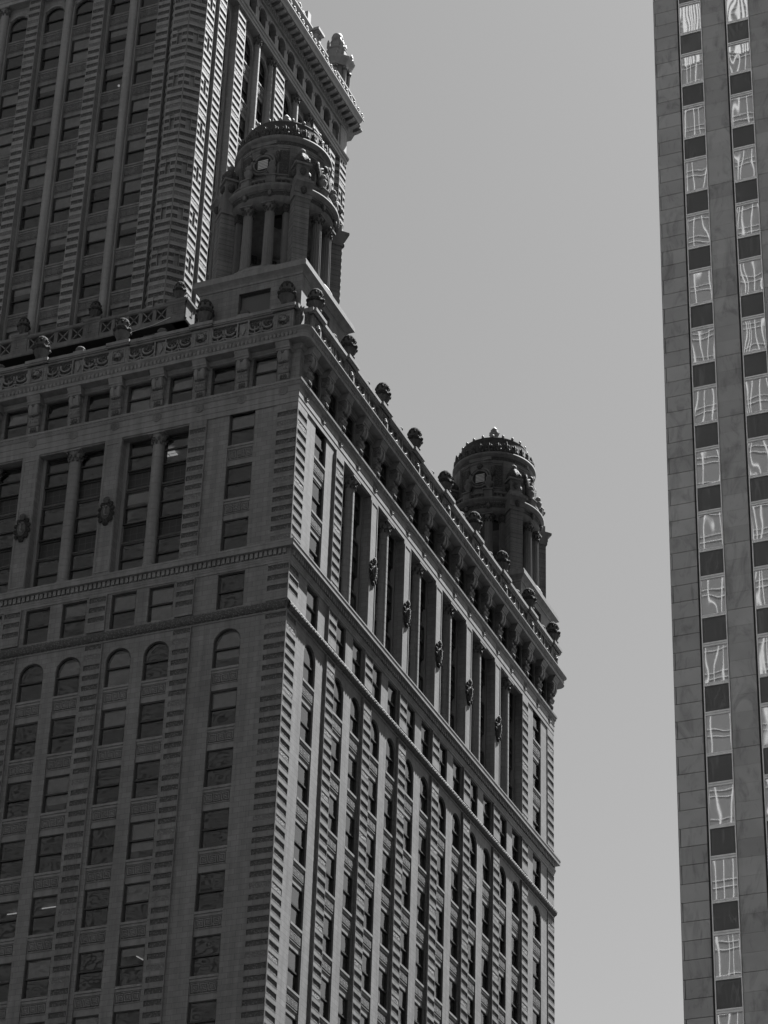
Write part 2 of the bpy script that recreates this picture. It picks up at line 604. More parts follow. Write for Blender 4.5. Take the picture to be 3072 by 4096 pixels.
def xf(mb, into, loc, rz, dz=0):
    """append a local mesh into another builder, placed on a facade"""
    c, s_ = math.cos(rz), math.sin(rz)
    b = len(into.v)
    for x, y, z in mb.v:
        into.v.append((loc[0] + c * x - s_ * y, loc[1] + s_ * x + c * y, loc[2] + z + dz))
    for f, mi, t, sm in zip(mb.f, mb.m, mb.tone, mb.sm):
        k = mb.mats[mi]
        into.mat(k)
        into.f.append(tuple(b + i for i in f)); into.m.append(into.cur); into.tone.append(t); into.sm.append(sm)

def cam_px(p):
    q = Vector(p) - CAM
    zc = q.dot(fw)
    return (1536 + 10880.3 * q.dot(rt) / zc, 2048 - 10880.3 * q.dot(up) / zc, zc)

class WinSet:
    """collects the windows of one building, makes the 100 largest in view single parts and the rest one part"""
    def __init__(s, parent, frames):
        s.parent, s.items = parent, []
    def add(s, F, u, z0, wd, h, arch, span=True, off=0.0, blind=0.0, bias=0):
        p = F.P(u, off, z0)
        rz = math.atan2(F.n[0], -F.n[1])
        pc = F.P(u, off, z0 + h / 2)
        x, y, zc = cam_px(pc)
        vis = -60 < x < 3130 and -60 < y < 4160
        vd = (CAM - Vector(pc)).normalized()
        area = wd * h * abs(vd.x * F.n[0] + vd.y * F.n[1]) / zc ** 2
        s.items.append(((area if vis else 0) + bias * 1e-6, p, rz, wd, h, arch, span, blind))
    def flush(s, cap=100):
        s.items.sort(key=lambda i: -i[0])
        rest = MB(); nrest = 0
        meshes = {}
        for k, (a, p, rz, wd, h, arch, span, blind) in enumerate(s.items):
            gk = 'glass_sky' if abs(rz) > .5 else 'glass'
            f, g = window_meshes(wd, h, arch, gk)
            sp = spandrel_mb(wd) if span else None
            bl = None
            if blind > 0:
                bl = MB().mat('blind')
                top = h - .09 if not arch else h - wd * .32
                bw_ = wd / 2 - .1
                if arch:
                    bl.face([LOC.P(-bw_, -GL - .16, top - h * blind), LOC.P(bw_, -GL - .16, top - h * blind), LOC.P(bw_, -GL - .16, h - wd / 2), LOC.P(bw_ * .6, -GL - .16, h - .2), LOC.P(-bw_ * .6, -GL - .16, h - .2), LOC.P(-bw_, -GL - .16, h - wd / 2)])
                else:
                    bl.box(LOC, -bw_, bw_, -GL - .17, -GL - .15, top - h * blind, top)
            if k < cap and a > 0:
                key = (round(wd, 2), round(h, 2), arch, gk)
                if key not in meshes:
                    meshes[key] = (f.mesh('window'), g.mesh('pane'))
                o = link('window', meshes[key][0], s.parent, p, rz)
                link('pane', meshes[key][1], o)
                if sp:
                    sk = ('s', round(wd, 2))
                    if sk not in meshes:
                        meshes[sk] = sp.mesh('spandrel_panel')
                    link('spandrel_panel', meshes[sk], o)
                if bl:
                    link('blind', bl.mesh('blind'), o)
            else:
                for q in (f, g, sp, bl):
                    if q:
                        xf(q, rest, p, rz)
                nrest += 1
        if nrest:
            o = part('distant_windows', rest, s.parent)
            o['kind'] = 'stuff'

# ------------------------------------------------------------------ ornament builders
def quoins(mb, F, u0, u1, z0, z1, db, zref, pitch=.645, bh=.39, wrap0=0.0, gap=None, stone='stone'):
    """plain raised courses alternating with sunk carved panels in a raised rim; every sixth panel is a paler one"""
    pl, rm, t = db + .048, db + .056, .03
    k = math.ceil((z0 + .04 - zref) / pitch) - 1
    while True:
        z = zref + k * pitch
        a_, b_ = max(z0, z + bh), min(z1, z + pitch)
        if z >= z1:
            break
        spans = [(u0 - wrap0, u1)]
        if gap and k % 6 in (3, 4):
            spans = [(u0 - wrap0, gap[0]), (gap[1], u1)]
        for a, b in spans:
            if b_ - a_ > .02:
                mb.mat(stone); mb.box(F, a, b, db, pl, a_, b_, back=False)
            if z < z0 or z + bh > z1:
                if z1 > z > z0 - bh:
                    mb.mat(stone); mb.box(F, a, b, db, pl, max(z, z0), min(z + bh, z1), back=False)
                continue
            mb.mat('trim' if stone == 'stone' else 'ttrim')
            mb.box(F, a, b, db, rm, z, z + t, back=False)
            mb.box(F, a, b, db, rm, z + bh - t, z + bh, back=False)
            mb.box(F, a, a + t, db, rm, z + t, z + bh - t, back=False)
            mb.box(F, b - t, b, db, rm, z + t, z + bh - t, back=False)
            if k % 6 == 0:
                mb.mat('carvedlight'); mb.box(F, a + t, b - t, db, db + .036, z + t, z + bh - t, back=False)
            else:
                mb.mat('carved'); mb.box(F, a + t, b - t, db, db + .004, z + t, z + bh - t, back=False)
        k += 1

def capital(mb, c, r, h, leaf='carved', seg=12, body='trim'):
    mb.mat(body); mb.lathe(c, [(r * .95, 0), (r * 1.0, h * .2), (r * 1.05, h * .6), (r * 1.45, h * .86)], seg)
    mb.mat(leaf)
    for ring_, (zz, rr, n) in enumerate(((.22, 1.12, 8), (.5, 1.2, 8))):
        for i in range(n):
            a = 2 * math.pi * (i + .5 * ring_) / n
            mb.blob((c[0] + r * rr * math.cos(a), c[1] + r * rr * math.sin(a), c[2] + h * zz), r * .26, r * .26, h * .2, 6, 4)
    for i in range(4):
        a = math.pi / 4 + i * math.pi / 2
        mb.blob((c[0] + r * 1.55 * math.cos(a), c[1] + r * 1.55 * math.sin(a), c[2] + h * .8), r * .3, r * .3, h * .13, 6, 4)
    mb.mat(body)
    F = Fr((c[0], c[1]), (1, 0), (0, -1))
    mb.box(F, -r * 1.5, r * 1.5, -r * 1.5, r * 1.5, c[2] + h * .87, c[2] + h)

def fluted(mb, c, r, h, n=16, mat='trim', taper=.88):
    mb.mat(mat)
    mb.lathe(c, [(r * 1.3, 0), (r * 1.3, .08), (r * 1.12, .14), (r * 1.22, .2), (r * 1.05, .28)], 16)
    mb.lathe((c[0], c[1], c[2] + .28), [(r, 0, .055, n), (r * .97, h * .35, .055, n), (r * taper, h - .28, .055, n)], n * 3, smooth=False, cap=False)

def drum_column(mb, c, r, h, mat='trim'):
    """plain shaft with joint grooves"""
    mb.mat(mat)
    mb.lathe(c, [(r * 1.18, 0), (r * 1.18, .1), (r * 1.08, .16), (r * 1.14, .24), (r * 1.0, .34)], 16)
    z = .34
    while z < h - .02:
        z2 = min(z + .45, h)
        mb.lathe((c[0], c[1], c[2]), [(r, z), (r, z2 - .02)], 20, cap=False)
        mb.lathe((c[0], c[1], c[2]), [(r, z2 - .02), (r * .95, z2 - .015), (r * .95, z2 - .005), (r, z2)], 20, smooth=False, cap=False)
        z = z2

def console(mb, F, u, zt):
    """scrolled bracket under the cornice; zt = underside of the soffit"""
    H = 2.42
    b = zt - H
    w_ = .32
    def q(l):
        return [(d, b + z) for d, z in l]
    out = [(.05, .02), (.11, 0), (.20, .05), (.25, .16), (.25, .30), (.19, .42), (.17, .48), (.24, .54), (.31, .64), (.31, .78), (.25, .90), (.21, .98),
           (.24, 1.08), (.33, 1.18), (.43, 1.30), (.49, 1.48), (.50, 1.68), (.48, 1.84), (.44, 1.92)]
    mb.mat('trim')
    mb.prism(F, q([(0, .02)] + out + [(0, 1.92)]), u - w_, u + w_)
    for k in (-.20, .20):                      # raised bands down the face, with a groove between
        mb.prism(F, q([(d + .045, z) for d, z in out[11:18]] + [(d - .03, z) for d, z in reversed(out[11:18])]), u + k - .11, u + k + .11)
    mb.mat('carved')
    mb.prism(F, q([(.02, .44), (.205, .44), (.195, .50), (.02, .50)]), u - w_ - .005, u + w_ + .005)
    for k in range(5):                         # leaf lip half way and shell at the toe
        mb.fblob(F, u - .26 + .13 * k, .33, b + 1.16, .09, .09, .09, 6, 4)
    for k in range(3):
        mb.fblob(F, u - .14 + .14 * k, .26, b + .17, .09, .07, .17, 6, 5)
    mb.mat('trim')
    for k in range(4):
        mb.fblob(F, u - .24 + .16 * k, .31, b + .72, .085, .08, .12, 6, 4)
    for sgn in (-1, 1):                        # side volutes
        for rr in (.28, .18, .08):
            mb.tube([F.P(u + sgn * (w_ + .015), .26 + rr * math.cos(a) * .8, b + 1.60 + rr * math.sin(a)) for a in [2 * math.pi * i / 14 for i in range(15)]], .035, 5)
        for rr in (.13, .06):
            mb.tube([F.P(u + sgn * (w_ + .01), .17 + rr * math.cos(a), b + .68 + rr * math.sin(a)) for a in [2 * math.pi * i / 10 for i in range(11)]], .03, 5)
    mb.mat('carved'); mb.fblob(F, u, .49, b + 1.80, .22, .06, .13, 8, 4); mb.mat('trim')
    z0 = b + 1.92
    mb.prism(F, [(0, z0), (.48, z0), (.50, z0 + .10), (.56, z0 + .14), (.56, z0 + .24), (.66, z0 + .38), (.70, z0 + .498), (0, z0 + .498)], u - w_ - .13, u + w_ + .13)

def urn_mb():
    m = MB().mat('urnstone')
    m.lathe((0, 0, 0), [(.42, 0), (.42, .10), (.36, .14), (.32, .22), (.35, .28), (.35, .32), (.30, .35)], 16)
    m.lathe((0, 0, .35), [(.30, 0, .06, 10), (.38, .14, .08, 10), (.47, .30, .09, 10), (.53, .42, .04, 10)], 40, cap=False)
    m.mat('urnleaf')
    m.lathe((0, 0, .77), [(.53, 0, .05, 8), (.60, .07, .10, 8), (.60, .17, .14, 8), (.50, .26, .06, 8), (.45, .32)], 32, cap=False)
    m.mat('urnstone')
    m.lathe((0, 0, 1.09), [(.45, 0), (.44, .12, .03, 8), (.49, .22, .08, 8), (.46, .30, .10, 8)], 32, cap=False)
    m.mat('urnleaf')
    m.lathe((0, 0, 1.39), [(.46, 0, .08, 8), (.42, .12, .06, 10), (.35, .24, .05, 10), (.22, .34), (.05, .39)], 30)
    for i in range(8):
        a = 2 * math.pi * i / 8
        m.blob((.56 * math.cos(a), .56 * math.sin(a), .90), .13, .13, .13, 6, 4)
        m.blob((.45 * math.cos(a + .4), .45 * math.sin(a + .4), 1.33), .10, .10, .11, 6, 4)
    m.mat('urnstone')
    for i in range(4):
        a = math.pi / 2 * i
        m.blob((.38 * math.cos(a), .38 * math.sin(a), .20), .12, .12, .14, 6, 4)
    return m
URN = urn_mb().mesh('stone_urn')
def urn(loc, label, group, sc=1.0):
    o = link('stone_urn', URN, None, loc)
    o.scale = (sc * .90, sc * .90, sc * 1.10)
    o['label'] = label; o['category'] = 'urn'; o['group'] = group
    return o

def lion(mb, F, u, d, z, s=1.0):
    mb.mat('carved')
    for i in range(10):
        a = math.pi * (i - .5) / 4.5 - .35
        mb.fblob(F, u + .27 * s * math.cos(a), d, z + .26 * s * math.sin(a) + .03, .11 * s, .07, .11 * s, 6, 4)
    mb.mat('trim')
    mb.fblob(F, u, d + .02, z + .06 * s, .22 * s, .12 * s, .22 * s)
    mb.fblob(F, u, d + .09, z - .05 * s, .12 * s, .1 * s, .1 * s)
    for k in (-1, 1):
        mb.fblob(F, u + k * .08 * s, d + .11, z - .07 * s, .07 * s, .07 * s, .06 * s, 6, 4)
        mb.fblob(F, u + k * .19 * s, d + .02, z + .27 * s, .07 * s, .05, .08 * s, 6, 4)
    mb.mat('gap')
    for k in (-1, 1):
        mb.fblob(F, u + k * .09 * s, d + .115, z + .09 * s, .035 * s, .03, .03 * s, 6, 4)
    mb.fblob(F, u, d + .12, z - .17 * s, .09 * s, .05, .04 * s, 6, 4)

# ================================================================== ground
def ground(name, x0, x1, y0, y1, z, k):
    m = MB().mat(k)
    m.face([(x0, y0, z), (x1, y0, z), (x1, y1, z), (x0, y1, z)])
    o = part(name, m, None); o['kind'] = 'structure'
    return o
ground('ground', -3000, 3000, -3000, 3000, -.02, 'asphalt')
ground('river', -3000, 3000, -104, -46, -.008, 'water')
m = MB().mat('concrete')
for a in ((-55, 2.5, -4, 50), (19, 70, -4, 46), (-300, 300, -46, -42), (-300, 300, -122, -104)):
    m.box(LOC, a[0], a[1], -a[3], -a[2], 0, .13)
o = part('pavement', m, None); o['kind'] = 'structure'
m = MB().mat('paint')
for k in range(14):
    m.box(LOC, 10.7, 10.9, -50 + k * 6, -47 + k * 6, -.016, -.010)
for k in range(20):
    m.box(LOC, -50 + k * 7, -46 + k * 7, 22, 22.2, -.016, -.010)
o = part('road_marking', m, None); o['kind'] = 'structure'

# ================================================================== the corner office block
W_, L_ = 51.5, 44.35
BL = Fr((0, 0), (-1, 0), (0, -1))        # shaded face
BR = Fr((0, 0), (0, 1), (1, 0))          # sunlit face
block = thing('office_block', 'broad terracotta office block with striped quoins, one face in shade, one in raking sun', 'building')
Z0 = 44.0
ZA = 75.62                               # crown of the arches
rnd = random.Random(3)

def block_face(F, length, strip0, pitch, nbay, single, sw, pw, p_off, wset, lit):
    strips = [strip0 + pitch * i for i in range(nbay + 1)]
    end = length - single
    cols = [(single, sw)] + [(s_ + o_ + pw / 2, pw) for s_ in strips[:-1] for o_ in p_off] + [(end, sw)]
    ops = []
    tops = [71.83 - 3.6 * k for k in range(8)]
    wl = MB().mat('stone')
    for c, w_ in cols:
        ops.append((c - w_ / 2, c + w_ / 2, Z0, ZA, .5, True))
        ops.append((c - w_ / 2, c + w_ / 2, 76.95, 79.22, .45, False))
    for c in (single, end):
        ops.append((c - sw / 2, c + sw / 2, 80.74, 90.12, .5, False))
    for i in range(nbay):
        ops.append((strips[i] + .56, strips[i + 1] - .56, 80.74, 89.92, .95, False))
    cons = [.92, single + .05] + [strips[0] + pitch / 2 * i for i in range(2 * nbay + 1)] + [end - .05, length - .92]
    for i in range(len(cons) - 1):
        c = (cons[i] + cons[i + 1]) / 2; hw = min(.78, (cons[i + 1] - cons[i]) / 2 - .5)
        ops.append((c - hw, c + hw, 91.64, 93.72, .45, False))
    wl.wall(F, 0, length, 0, 94.6, 0, ops)
    # sill course over the plain lower wall and the heads of the three-storey bays
    part('wall', wl, block)
    # windows
    for c, w_ in cols:
        def bl():
            r_ = rnd.random()
            return rnd.choice((.18, .3, .45, .5, .5, .7, .9)) if r_ < (.42 if not lit else .2) else 0
        wset.add(F, c, 73.22, w_, ZA - 73.22, True, blind=bl())
        for t in tops:
            wset.add(F, c, t - 2.25, w_, 2.25, False, blind=bl())
        wset.add(F, c, 76.95, w_, 2.27, False, span=False, blind=bl())
    for c in (single, end):
        for z in (87.88, 84.2, 80.74):
            wset.add(F, c, z, sw, 2.24 if z > 81 else 2.1, False, span=z > 81, blind=rnd.choice((0, 0, .4)))
    for i in range(len(cons) - 1):
        c = (cons[i] + cons[i + 1]) / 2; hw = min(.78, (cons[i + 1] - cons[i]) / 2 - .5)
        wset.add(F, c, 91.64, 2 * hw, 2.08, False, span=False, blind=rnd.choice((0, 0, 0, .5, 1)))
    # fillet behind the single columns and bays: flat lintel panel between 3-storey windows is the spandrel of each window
    for i in range(nbay):
        a, b = strips[i] + .56, strips[i + 1] - .56
        c = (a + b) / 2
        for z0_, z1_ in ((82.84, 84.2), (86.44, 87.88)):
            sp = MB()
            sp.mat('spandrel_dark'); sp.box(F, a + .22, b - .22, -1.05, -.72, z0_, z1_)
            sp.mat('frame'); sp.box(F, a + .22, b - .22, -.72, -.66, z1_ - .12, z1_, back=False)
            sp.box(F, a + .22, b - .22, -.72, -.66, z0_, z0_ + .12, back=False)
            part('dark_spandrel', sp, block)
        jb = MB().mat('trim')
        for u in (a, b - .22):
            jb.box(F, u, u + .22, -1.0, -.45, 80.74, 89.92)
        jb.box(F, c - .30, c + .30, -1.0, -.48, 80.74, 89.92)
        part('jamb', jb, block)
        wd = (b - a - .44 - .60) / 2
        for sg in (-1, 1):
            cc = c + sg * (.30 + wd / 2)
            for z, h in ((80.74, 2.1), (84.2, 2.24), (87.88, 2.04)):
                wset.add(F, cc, z, wd, h, False, span=False, off=-.42, blind=rnd.choice((0, 0, 0, .3)))
        # engaged column in the middle of the bay
        co = MB(); p = F.P(c, -.46, 80.74)
        drum_column(co, p, .36, 8.5)
        capital(co, (p[0], p[1], 80.74 + 8.4), .36, .78)
        part('column', co, block)
    # pilasters
    for i, s_ in enumerate(strips):
        st = MB().mat('stone')
        st.box(F, s_ - .56, s_ + .56, 0, .075, Z0, 76.12, back=False)
        quoins(st, F, s_ - .56, s_ + .56, Z0, 76.12, .075, 75.06)
        part('quoin_strip', st, block); st = MB()
        st.mat('stone'); st.box(F, s_ - .56, s_ + .56, 0, .075, 76.9, 79.28, back=False)
        quoins(st, F, s_ - .56, s_ + .56, 76.9, 79.28, .075, 76.86)
        if i in (0, nbay):
            part('quoin_strip', st, block); st = MB()
            st.mat('stone'); st.box(F, s_ - .56, s_ + .56, 0, .075, 80.66, 90.0, back=False)
            quoins(st, F, s_ - .56, s_ + .56, 80.66, 90.0, .075, 80.73)
            part('quoin_strip', st, block)
        else:
            part('quoin_strip', st, block)
            pr = MB().mat('stone')
            pr.box(F, s_ - .56, s_ + .56, 0, .10, 80.66, 90.0, back=False)
            pr.mat('trim')
            for (a, b, c, d) in ((s_ - .50, s_ + .50, 89.62, 89.72), (s_ - .50, s_ + .50, 80.82, 80.92), (s_ - .50, s_ - .42, 80.92, 89.62), (s_ + .42, s_ + .50, 80.92, 89.62)):
                pr.box(F, a, b, .10, .13, c, d, back=False)
            part('pier', pr, block)
            ca = MB()
            z = 84.85
            ca.mat('urnleaf'); ca.fblob(F, s_, .12, z, .46, .18, .74, 14, 8)
            for k, (q, r_) in enumerate(((.9, .15), (.35, .13), (-.2, .14), (-.75, .16), (1.35, .12), (2.25, .15), (2.8, .13), (3.35, .14), (3.9, .16))):
                ca.fblob(F, s_ + .45 * math.cos(q), .17, z + .68 * math.sin(q), r_, .10, r_ * 1.3, 7, 4)
            ca.fblob(F, s_, .16, z - .74, .2, .12, .16, 7, 4)
            ca.mat('urnstone'); ca.fblob(F, s_, .22, z - .02, .30, .11, .50, 12, 8)
            ca.fblob(F, s_, .22, z + .80, .17, .14, .18); ca.ring(F, s_, z + .80, .26, .18, .05, n=10)
            # raised letter J on the shield
            ca.mat('carvedlight')
            ca.box(F, s_ - .03, s_ + .05, .30, .40, z - .2, z + .3)
            ca.box(F, s_ - .13, s_ + .15, .30, .40, z + .25, z + .32)
            pts = [F.P(s_ - .08 + .09 * math.cos(t), .36, z - .2 + .11 * math.sin(t)) for t in [math.pi * (1 + .2 * q) for q in range(6)]]
            ca.tube(pts, .045, 5)
            part('cartouche', ca, block)
    # corner quoins
    for a, b, w0 in ((0, 1.28, .048 if F is BL else 0), (length - 1.28, length, 0)):
        for z0_, z1_, zr in ((Z0, 76.15, 75.06), (76.9, 79.28, 76.86), (80.66, 90.0, 80.73)):
            st = MB(); quoins(st, F, a, b, z0_, z1_, 0, zr, wrap0=w0)
            part('quoin_strip', st, block)
    # brackets
    for u in cons:
        cb = MB(); console(cb, F, u, 94.05)
        part('console', cb, block)
    # rosettes, dentils, rope leaves, egg and dart, beads (all pattern of the mouldings they sit on)
    dm = MB().mat('trim')
    crenel(dm, F, .02, length, .29, .19, .09, .105, .23, 79.74, 80.07)
    part('dentil_course', dm, block)
    for u in cons:
        ro = MB().mat('ctrim')
        ro.plate(F, [(u + .30 * math.cos(t), 90.92 + .30 * math.sin(t)) for t in [2 * math.pi * q / 16 for q in range(16)]], .05, .116)
        for rr in (.29, .16, .05):
            ro.ring(F, u, 90.92, .114, rr, .022)
        part('rosette', ro, block)
    # laurel rope: half-round with overlapping leaves
    rp = MB().mat('carved'); rp.smooth = True
    nu = int(length / .045); na = 12
    base = len(rp.v)
    for i in range(nu + 1):
        u = length * i / nu
        for k in range(na + 1):
            a = math.pi * (k / na - .5)
            cell = math.floor(a / .42)
            ph = (u / .30 + .5 * (cell % 2)) % 1
            rr = .27 * (.86 + .22 * ph * (1 - abs(((a / .42) % 1) - .5) * 1.1))
            rp.v.append(F.P(u, rr * math.cos(a) + .02, 76.5 + rr * 1.12 * math.sin(a)))
    for i in range(nu):
        for k in range(na):
            q = base + i * (na + 1) + k
            rp.idx((q, q + 1, q + na + 2, q + na + 1))
    part('laurel_rope', rp, block)
    eg = MB().mat('trim')
    u = .1
    while u < length + .3:
        eg.fblob(F, u, .735, 94.49, .15, .08, .20, 6, 4)
        u += .26
    eg.mat('trim'); u = 0
    while u < length + .2:
        eg.fblob(F, u, .745, 94.33, .05, .04, .05, 5, 3)
        u += .14
    part('leaf_moulding', eg, block)
    return strips, cons

wset = WinSet(block, None)
stripsL, consL = block_face(BL, W_, 6.32, 5.55, 7, 3.52, 1.66, 1.58, (.76, 3.14), wset, False)
stripsR, consR = block_face(BR, L_, 5.98, 5.39, 6, 3.36, 1.60, 1.47, (.71, 3.21), wset, True)
wset.flush()

# rear walls, roof
m = MB().mat('stone')
m.face([(-W_, 0, 0), (-W_, L_, 0), (-W_, L_, 94.6), (-W_, 0, 94.6)])
m.face([(-W_, L_, 0), (0, L_, 0), (0, L_, 94.6), (-W_, L_, 94.6)])
part('rear_wall', m, block)
m = MB().mat('roof')
m.face([(-W_, 0, 94.7), (0, 0, 94.7), (0, L_, 94.7), (-W_, L_, 94.7)])
part('roof', m, block)

# floors seen through the glass
ci = MB().mat('ceiling')
levels = [71.95 - 3.6 * k for k in range(8)] + [75.7, 79.4, 83.0, 86.65, 90.25, 93.80]
for z in levels:
    ci.face([(-W_ + .6, 5.5, z), (-5.5, 5.5, z), (-.55, .55, z), (-W_ + .6, .55, z)])
    ci.face([(-.55, .55, z), (-5.5, 5.5, z), (-5.5, L_ - .6, z), (-.55, L_ - .6, z)])
ci.mat('room')
ci.face([(-W_ + .6, 5.5, Z0), (-5.5, 5.5, Z0), (-5.5, 5.5, 93.6), (-W_ + .6, 5.5, 93.6)])
ci.face([(-5.5, 5.5, Z0), (-5.5, L_ - .6, Z0), (-5.5, L_ - .6, 93.6), (-5.5, 5.5, 93.6)])
part('interior', ci, block)

# mouldings right round the block
def ring_moulding(name, prof, rnd_=False, k='trim'):
    m = MB().mat(k)
    m.rect_sweep(-W_, 0, 0, L_, prof, rnd_)
    return part(name, m, block)
ring_moulding('rope_fillet', [(0, 76.12), (.05, 76.14), (.07, 76.24), (.02, 76.26)])
ring_moulding('band_course', [(0, 79.28), (.05, 79.30), (.06, 79.42), (.10, 79.48), (.10, 79.54), (.14, 79.60), (.14, 79.70), (.10, 79.72), (.10, 80.09), (.375, 80.10), (.38, 80.36), (.41, 80.40), (.41, 80.50), (.10, 80.66), (0, 80.67)])
ring_moulding('architrave', [(0, 90.02), (.06, 90.02), (.06, 90.36), (.085, 90.37), (.085, 90.74), (.11, 90.75), (.11, 91.14), (.17, 91.18), (.19, 91.24), (.19, 91.36), (.25, 91.40), (.26, 91.54), (.10, 91.60), (0, 91.61)])
# twisted cord under the sill
for F, ln in ((BL, W_), (BR, L_)):
    tw = MB().mat('trim')
    crenel(tw, F, 0, ln, .24, .13, .12, .18, .215, 91.25, 91.37)
    part('cord_moulding', tw, block)

ring_moulding('cornice', [(0, 93.74), (.08, 93.76), (.10, 93.86), (.18, 93.94), (.20, 94.03), (.75, 94.05), (.76, 94.06), (.76, 94.28), (.72, 94.29), (.70, 94.40), (.74, 94.55), (.85, 94.66), (.90, 94.70), (.90, 94.78), (.5, 94.84), (0, 94.84)], True)

# ------------------------------------------------------------------ balustrade
def balustrade(F, length, peds):
    b = MB().mat('trim')
    b.box(F, 0, length, .10, .54, 94.80, 95.02)
    b.box(F, 0, length, .10, .60, 96.32, 96.40); b.box(F, 0, length, .06, .66, 96.40, 96.62)
    b.mat('carved'); b.box(F, 0, length, .12, .34, 95.02, 96.32); b.mat('trim')
    for u in peds:
        b.mat('stone'); b.box(F, u - .62, u + .62, .10, .535, 95.02, 96.32)
        b.mat('trim'); b.box(F, u - .72, u + .72, .0, .74, 96.32, 96.43); b.box(F, u - .78, u + .78, -.04, .80, 96.43, 96.65)
        for a in ((u - .45, u + .45, 95.14, 95.20), (u - .45, u + .45, 96.10, 96.16), (u - .45, u - .39, 95.20, 96.10), (u + .39, u + .45, 95.20, 96.10)):
            b.box(F, a[0], a[1], .535, .575, a[2], a[3], back=False)
        lion(b, F, u, .56, 95.64, 1.0)
    for i in range(len(peds) - 1):
        a, c = peds[i] + .62, peds[i + 1] - .62
        L = c - a
        b.mat('trim')
        b.box(F, a, c, .34, .50, 95.02, 95.14); b.box(F, a, c, .34, .50, 96.20, 96.32)
        m_ = (a + c) / 2
        hw = .30
        posts = [a + .04, m_ - hw - .06, m_ + hw + .06, c - .04]
        cir = (m_ - hw - .06 - a) / 2
        R_ = min(.36, cir / 2 - .06)
        for q in posts:
            b.box(F, q - .04, q + .04, .34, .50, 95.14, 96.20)
        for base in (a + .02, m_ + hw + .08):
            for k in (0, 1):
                u = base + cir * (k + .5)
                z = 95.84
                b.mat('trim')
                b.ring(F, u, z, .45, R_, .07, math.pi * .92, math.pi * 2.08)
                b.ring(F, u, z - .02, .42, R_ + .24, .065, math.pi * 1.16, math.pi * 1.84)
                b.box(F, u - .03 + cir / 2 * (1 if k == 0 else 0), u + .03 + cir / 2 * (1 if k == 0 else 0), .34, .47, 95.14, 95.74)
                b.mat('carved')
                for t in range(5):
                    b.fblob(F, u + R_ * .42 * math.cos(t * 1.257), .37, z + R_ * .42 * math.sin(t * 1.257), .09, .06, .09, 6, 4)
        b.mat('trim')
        b.box(F, m_ - .26, m_ + .26, .34, .40, 95.20, 96.14)
        b.plate(F, [(m_, 95.26), (m_ + .17, 95.67), (m_, 96.08), (m_ - .17, 95.67)], .40, .47)
        # low knob at mid-bay on the coping
        if True:
            p = F.P(m_, .36, 96.62)
            b.box(F, m_ - .36, m_ + .36, .10, .62, 96.62, 96.74)
            b.mat('urnstone'); b.lathe((p[0], p[1], 96.74 - (.14 if F is BR else 0)), [(.24, 0), (.24, .06), (.29, .12, .04, 10), (.30, .22, .05, 10), (.24, .32), (.08, .38)], 20)
    return part('balustrade', b, block)
pedL = [.95] + stripsL + [W_ - .95]
pedR = [.95] + stripsR + [L_ - .95]
balustrade(BL, W_, pedL)
balustrade(BR, L_, pedR)

# office lights that are on behind the glass of the shaded face
def light_bar(pts_, parent, r=.035):
    m = MB().mat('lamp')
    m.tube(pts_, r, 5)
    return part('ceiling_light', m, parent)
def panel_light(x, y, z, parent, a=.55, b=.28):
    m = MB().mat('lamp')
    for i in range(2):
        for j in range(3):
            m.face([(x + (i - 1) * a, y + j * b, z), (x + (i - .08) * a, y + j * b, z), (x + (i - .08) * a, y + j * b + b * .8, z), (x + (i - 1) * a, y + j * b + b * .8, z)])
    return part('ceiling_light', m, parent)
for k in range(3):
    light_bar([(-4.6 + .3 * k, .95 + .22 * k, 75.15 - .02 * k), (-2.4, .95 + .22 * k, 75.15)], block, .03)
for k in range(3):
    light_bar([(-3.8 + .3 * k, 1.9 + .22 * k, 75.1), (-2.2, 1.9 + .22 * k, 75.1)], block, .03)
for x, y, z in ((-9.6, 2.1, 90.1), (-7.4, 1.9, 90.1), (-18.7, 2.2, 90.1), (-13.2, 3.4, 83.0), (-12.9, 2.6, 83.0), (-15.4, 3.6, 83.0)):
    panel_light(x, y, z, block)
for a, b in (((-16.6, 1.6, 61.0), (-14.9, 1.6, 61.0)), ((-14.4, 1.5, 61.0), (-12.6, 1.5, 61.0)), ((-9.9, 1.0, 61.0), (-9.6, 2.2, 61.0)),
             ((-12.9, 1.4, 57.4), (-12.6, 2.6, 57.4)), ((-8.3, 1.4, 57.4), (-8.1, 2.4, 57.4)), ((-10.9, .9, 53.8), (-10.6, 1.7, 53.8))):
    light_bar([a, b], block)
m = MB().mat('lamp'); m.blob((-3.5, 1.9, 89.2), .07, .07, .07); part('ceiling_light', m, block)

# urns on the pedestals
GU = 'stone urns on the roof balustrade'
for i, u in enumerate(pedL[:4]):
    p = BL.P(u, .34, 96.65)
    urn(p, ['leafy stone urn beside the block corner, on the shaded end of the balustrade',
            'leafy stone urn on the shaded balustrade, left of the domed turret base',
            'leafy stone urn on the shaded balustrade, second from left edge, under the tower parapet',
            'leafy stone urn on the shaded balustrade, nearest the left edge of the photo'][i], GU)
names = ['dark stone urn just right of the corner, first on the sunlit balustrade',
         'dark stone urn below the end of the near turret base, against its sunny wall',
         'dark stone urn against the sky, first one clear of the near turret base',
         'dark stone urn against the sky, second one down from the near turret base',
         'dark stone urn just left of the far domed turret, partly against its drum',
         'dark stone urn in front of the columns of the far domed turret',
         'dark stone urn before the lowest stones of the far domed turret',
         'dark stone urn in front of the base wall of the far domed turret',
         'dark stone urn at the far end of the sunlit balustrade, lowest in the photo']
for i, u in enumerate(pedR):
    urn(BR.P(u, .34, 96.65), names[min(i, 8)], GU)

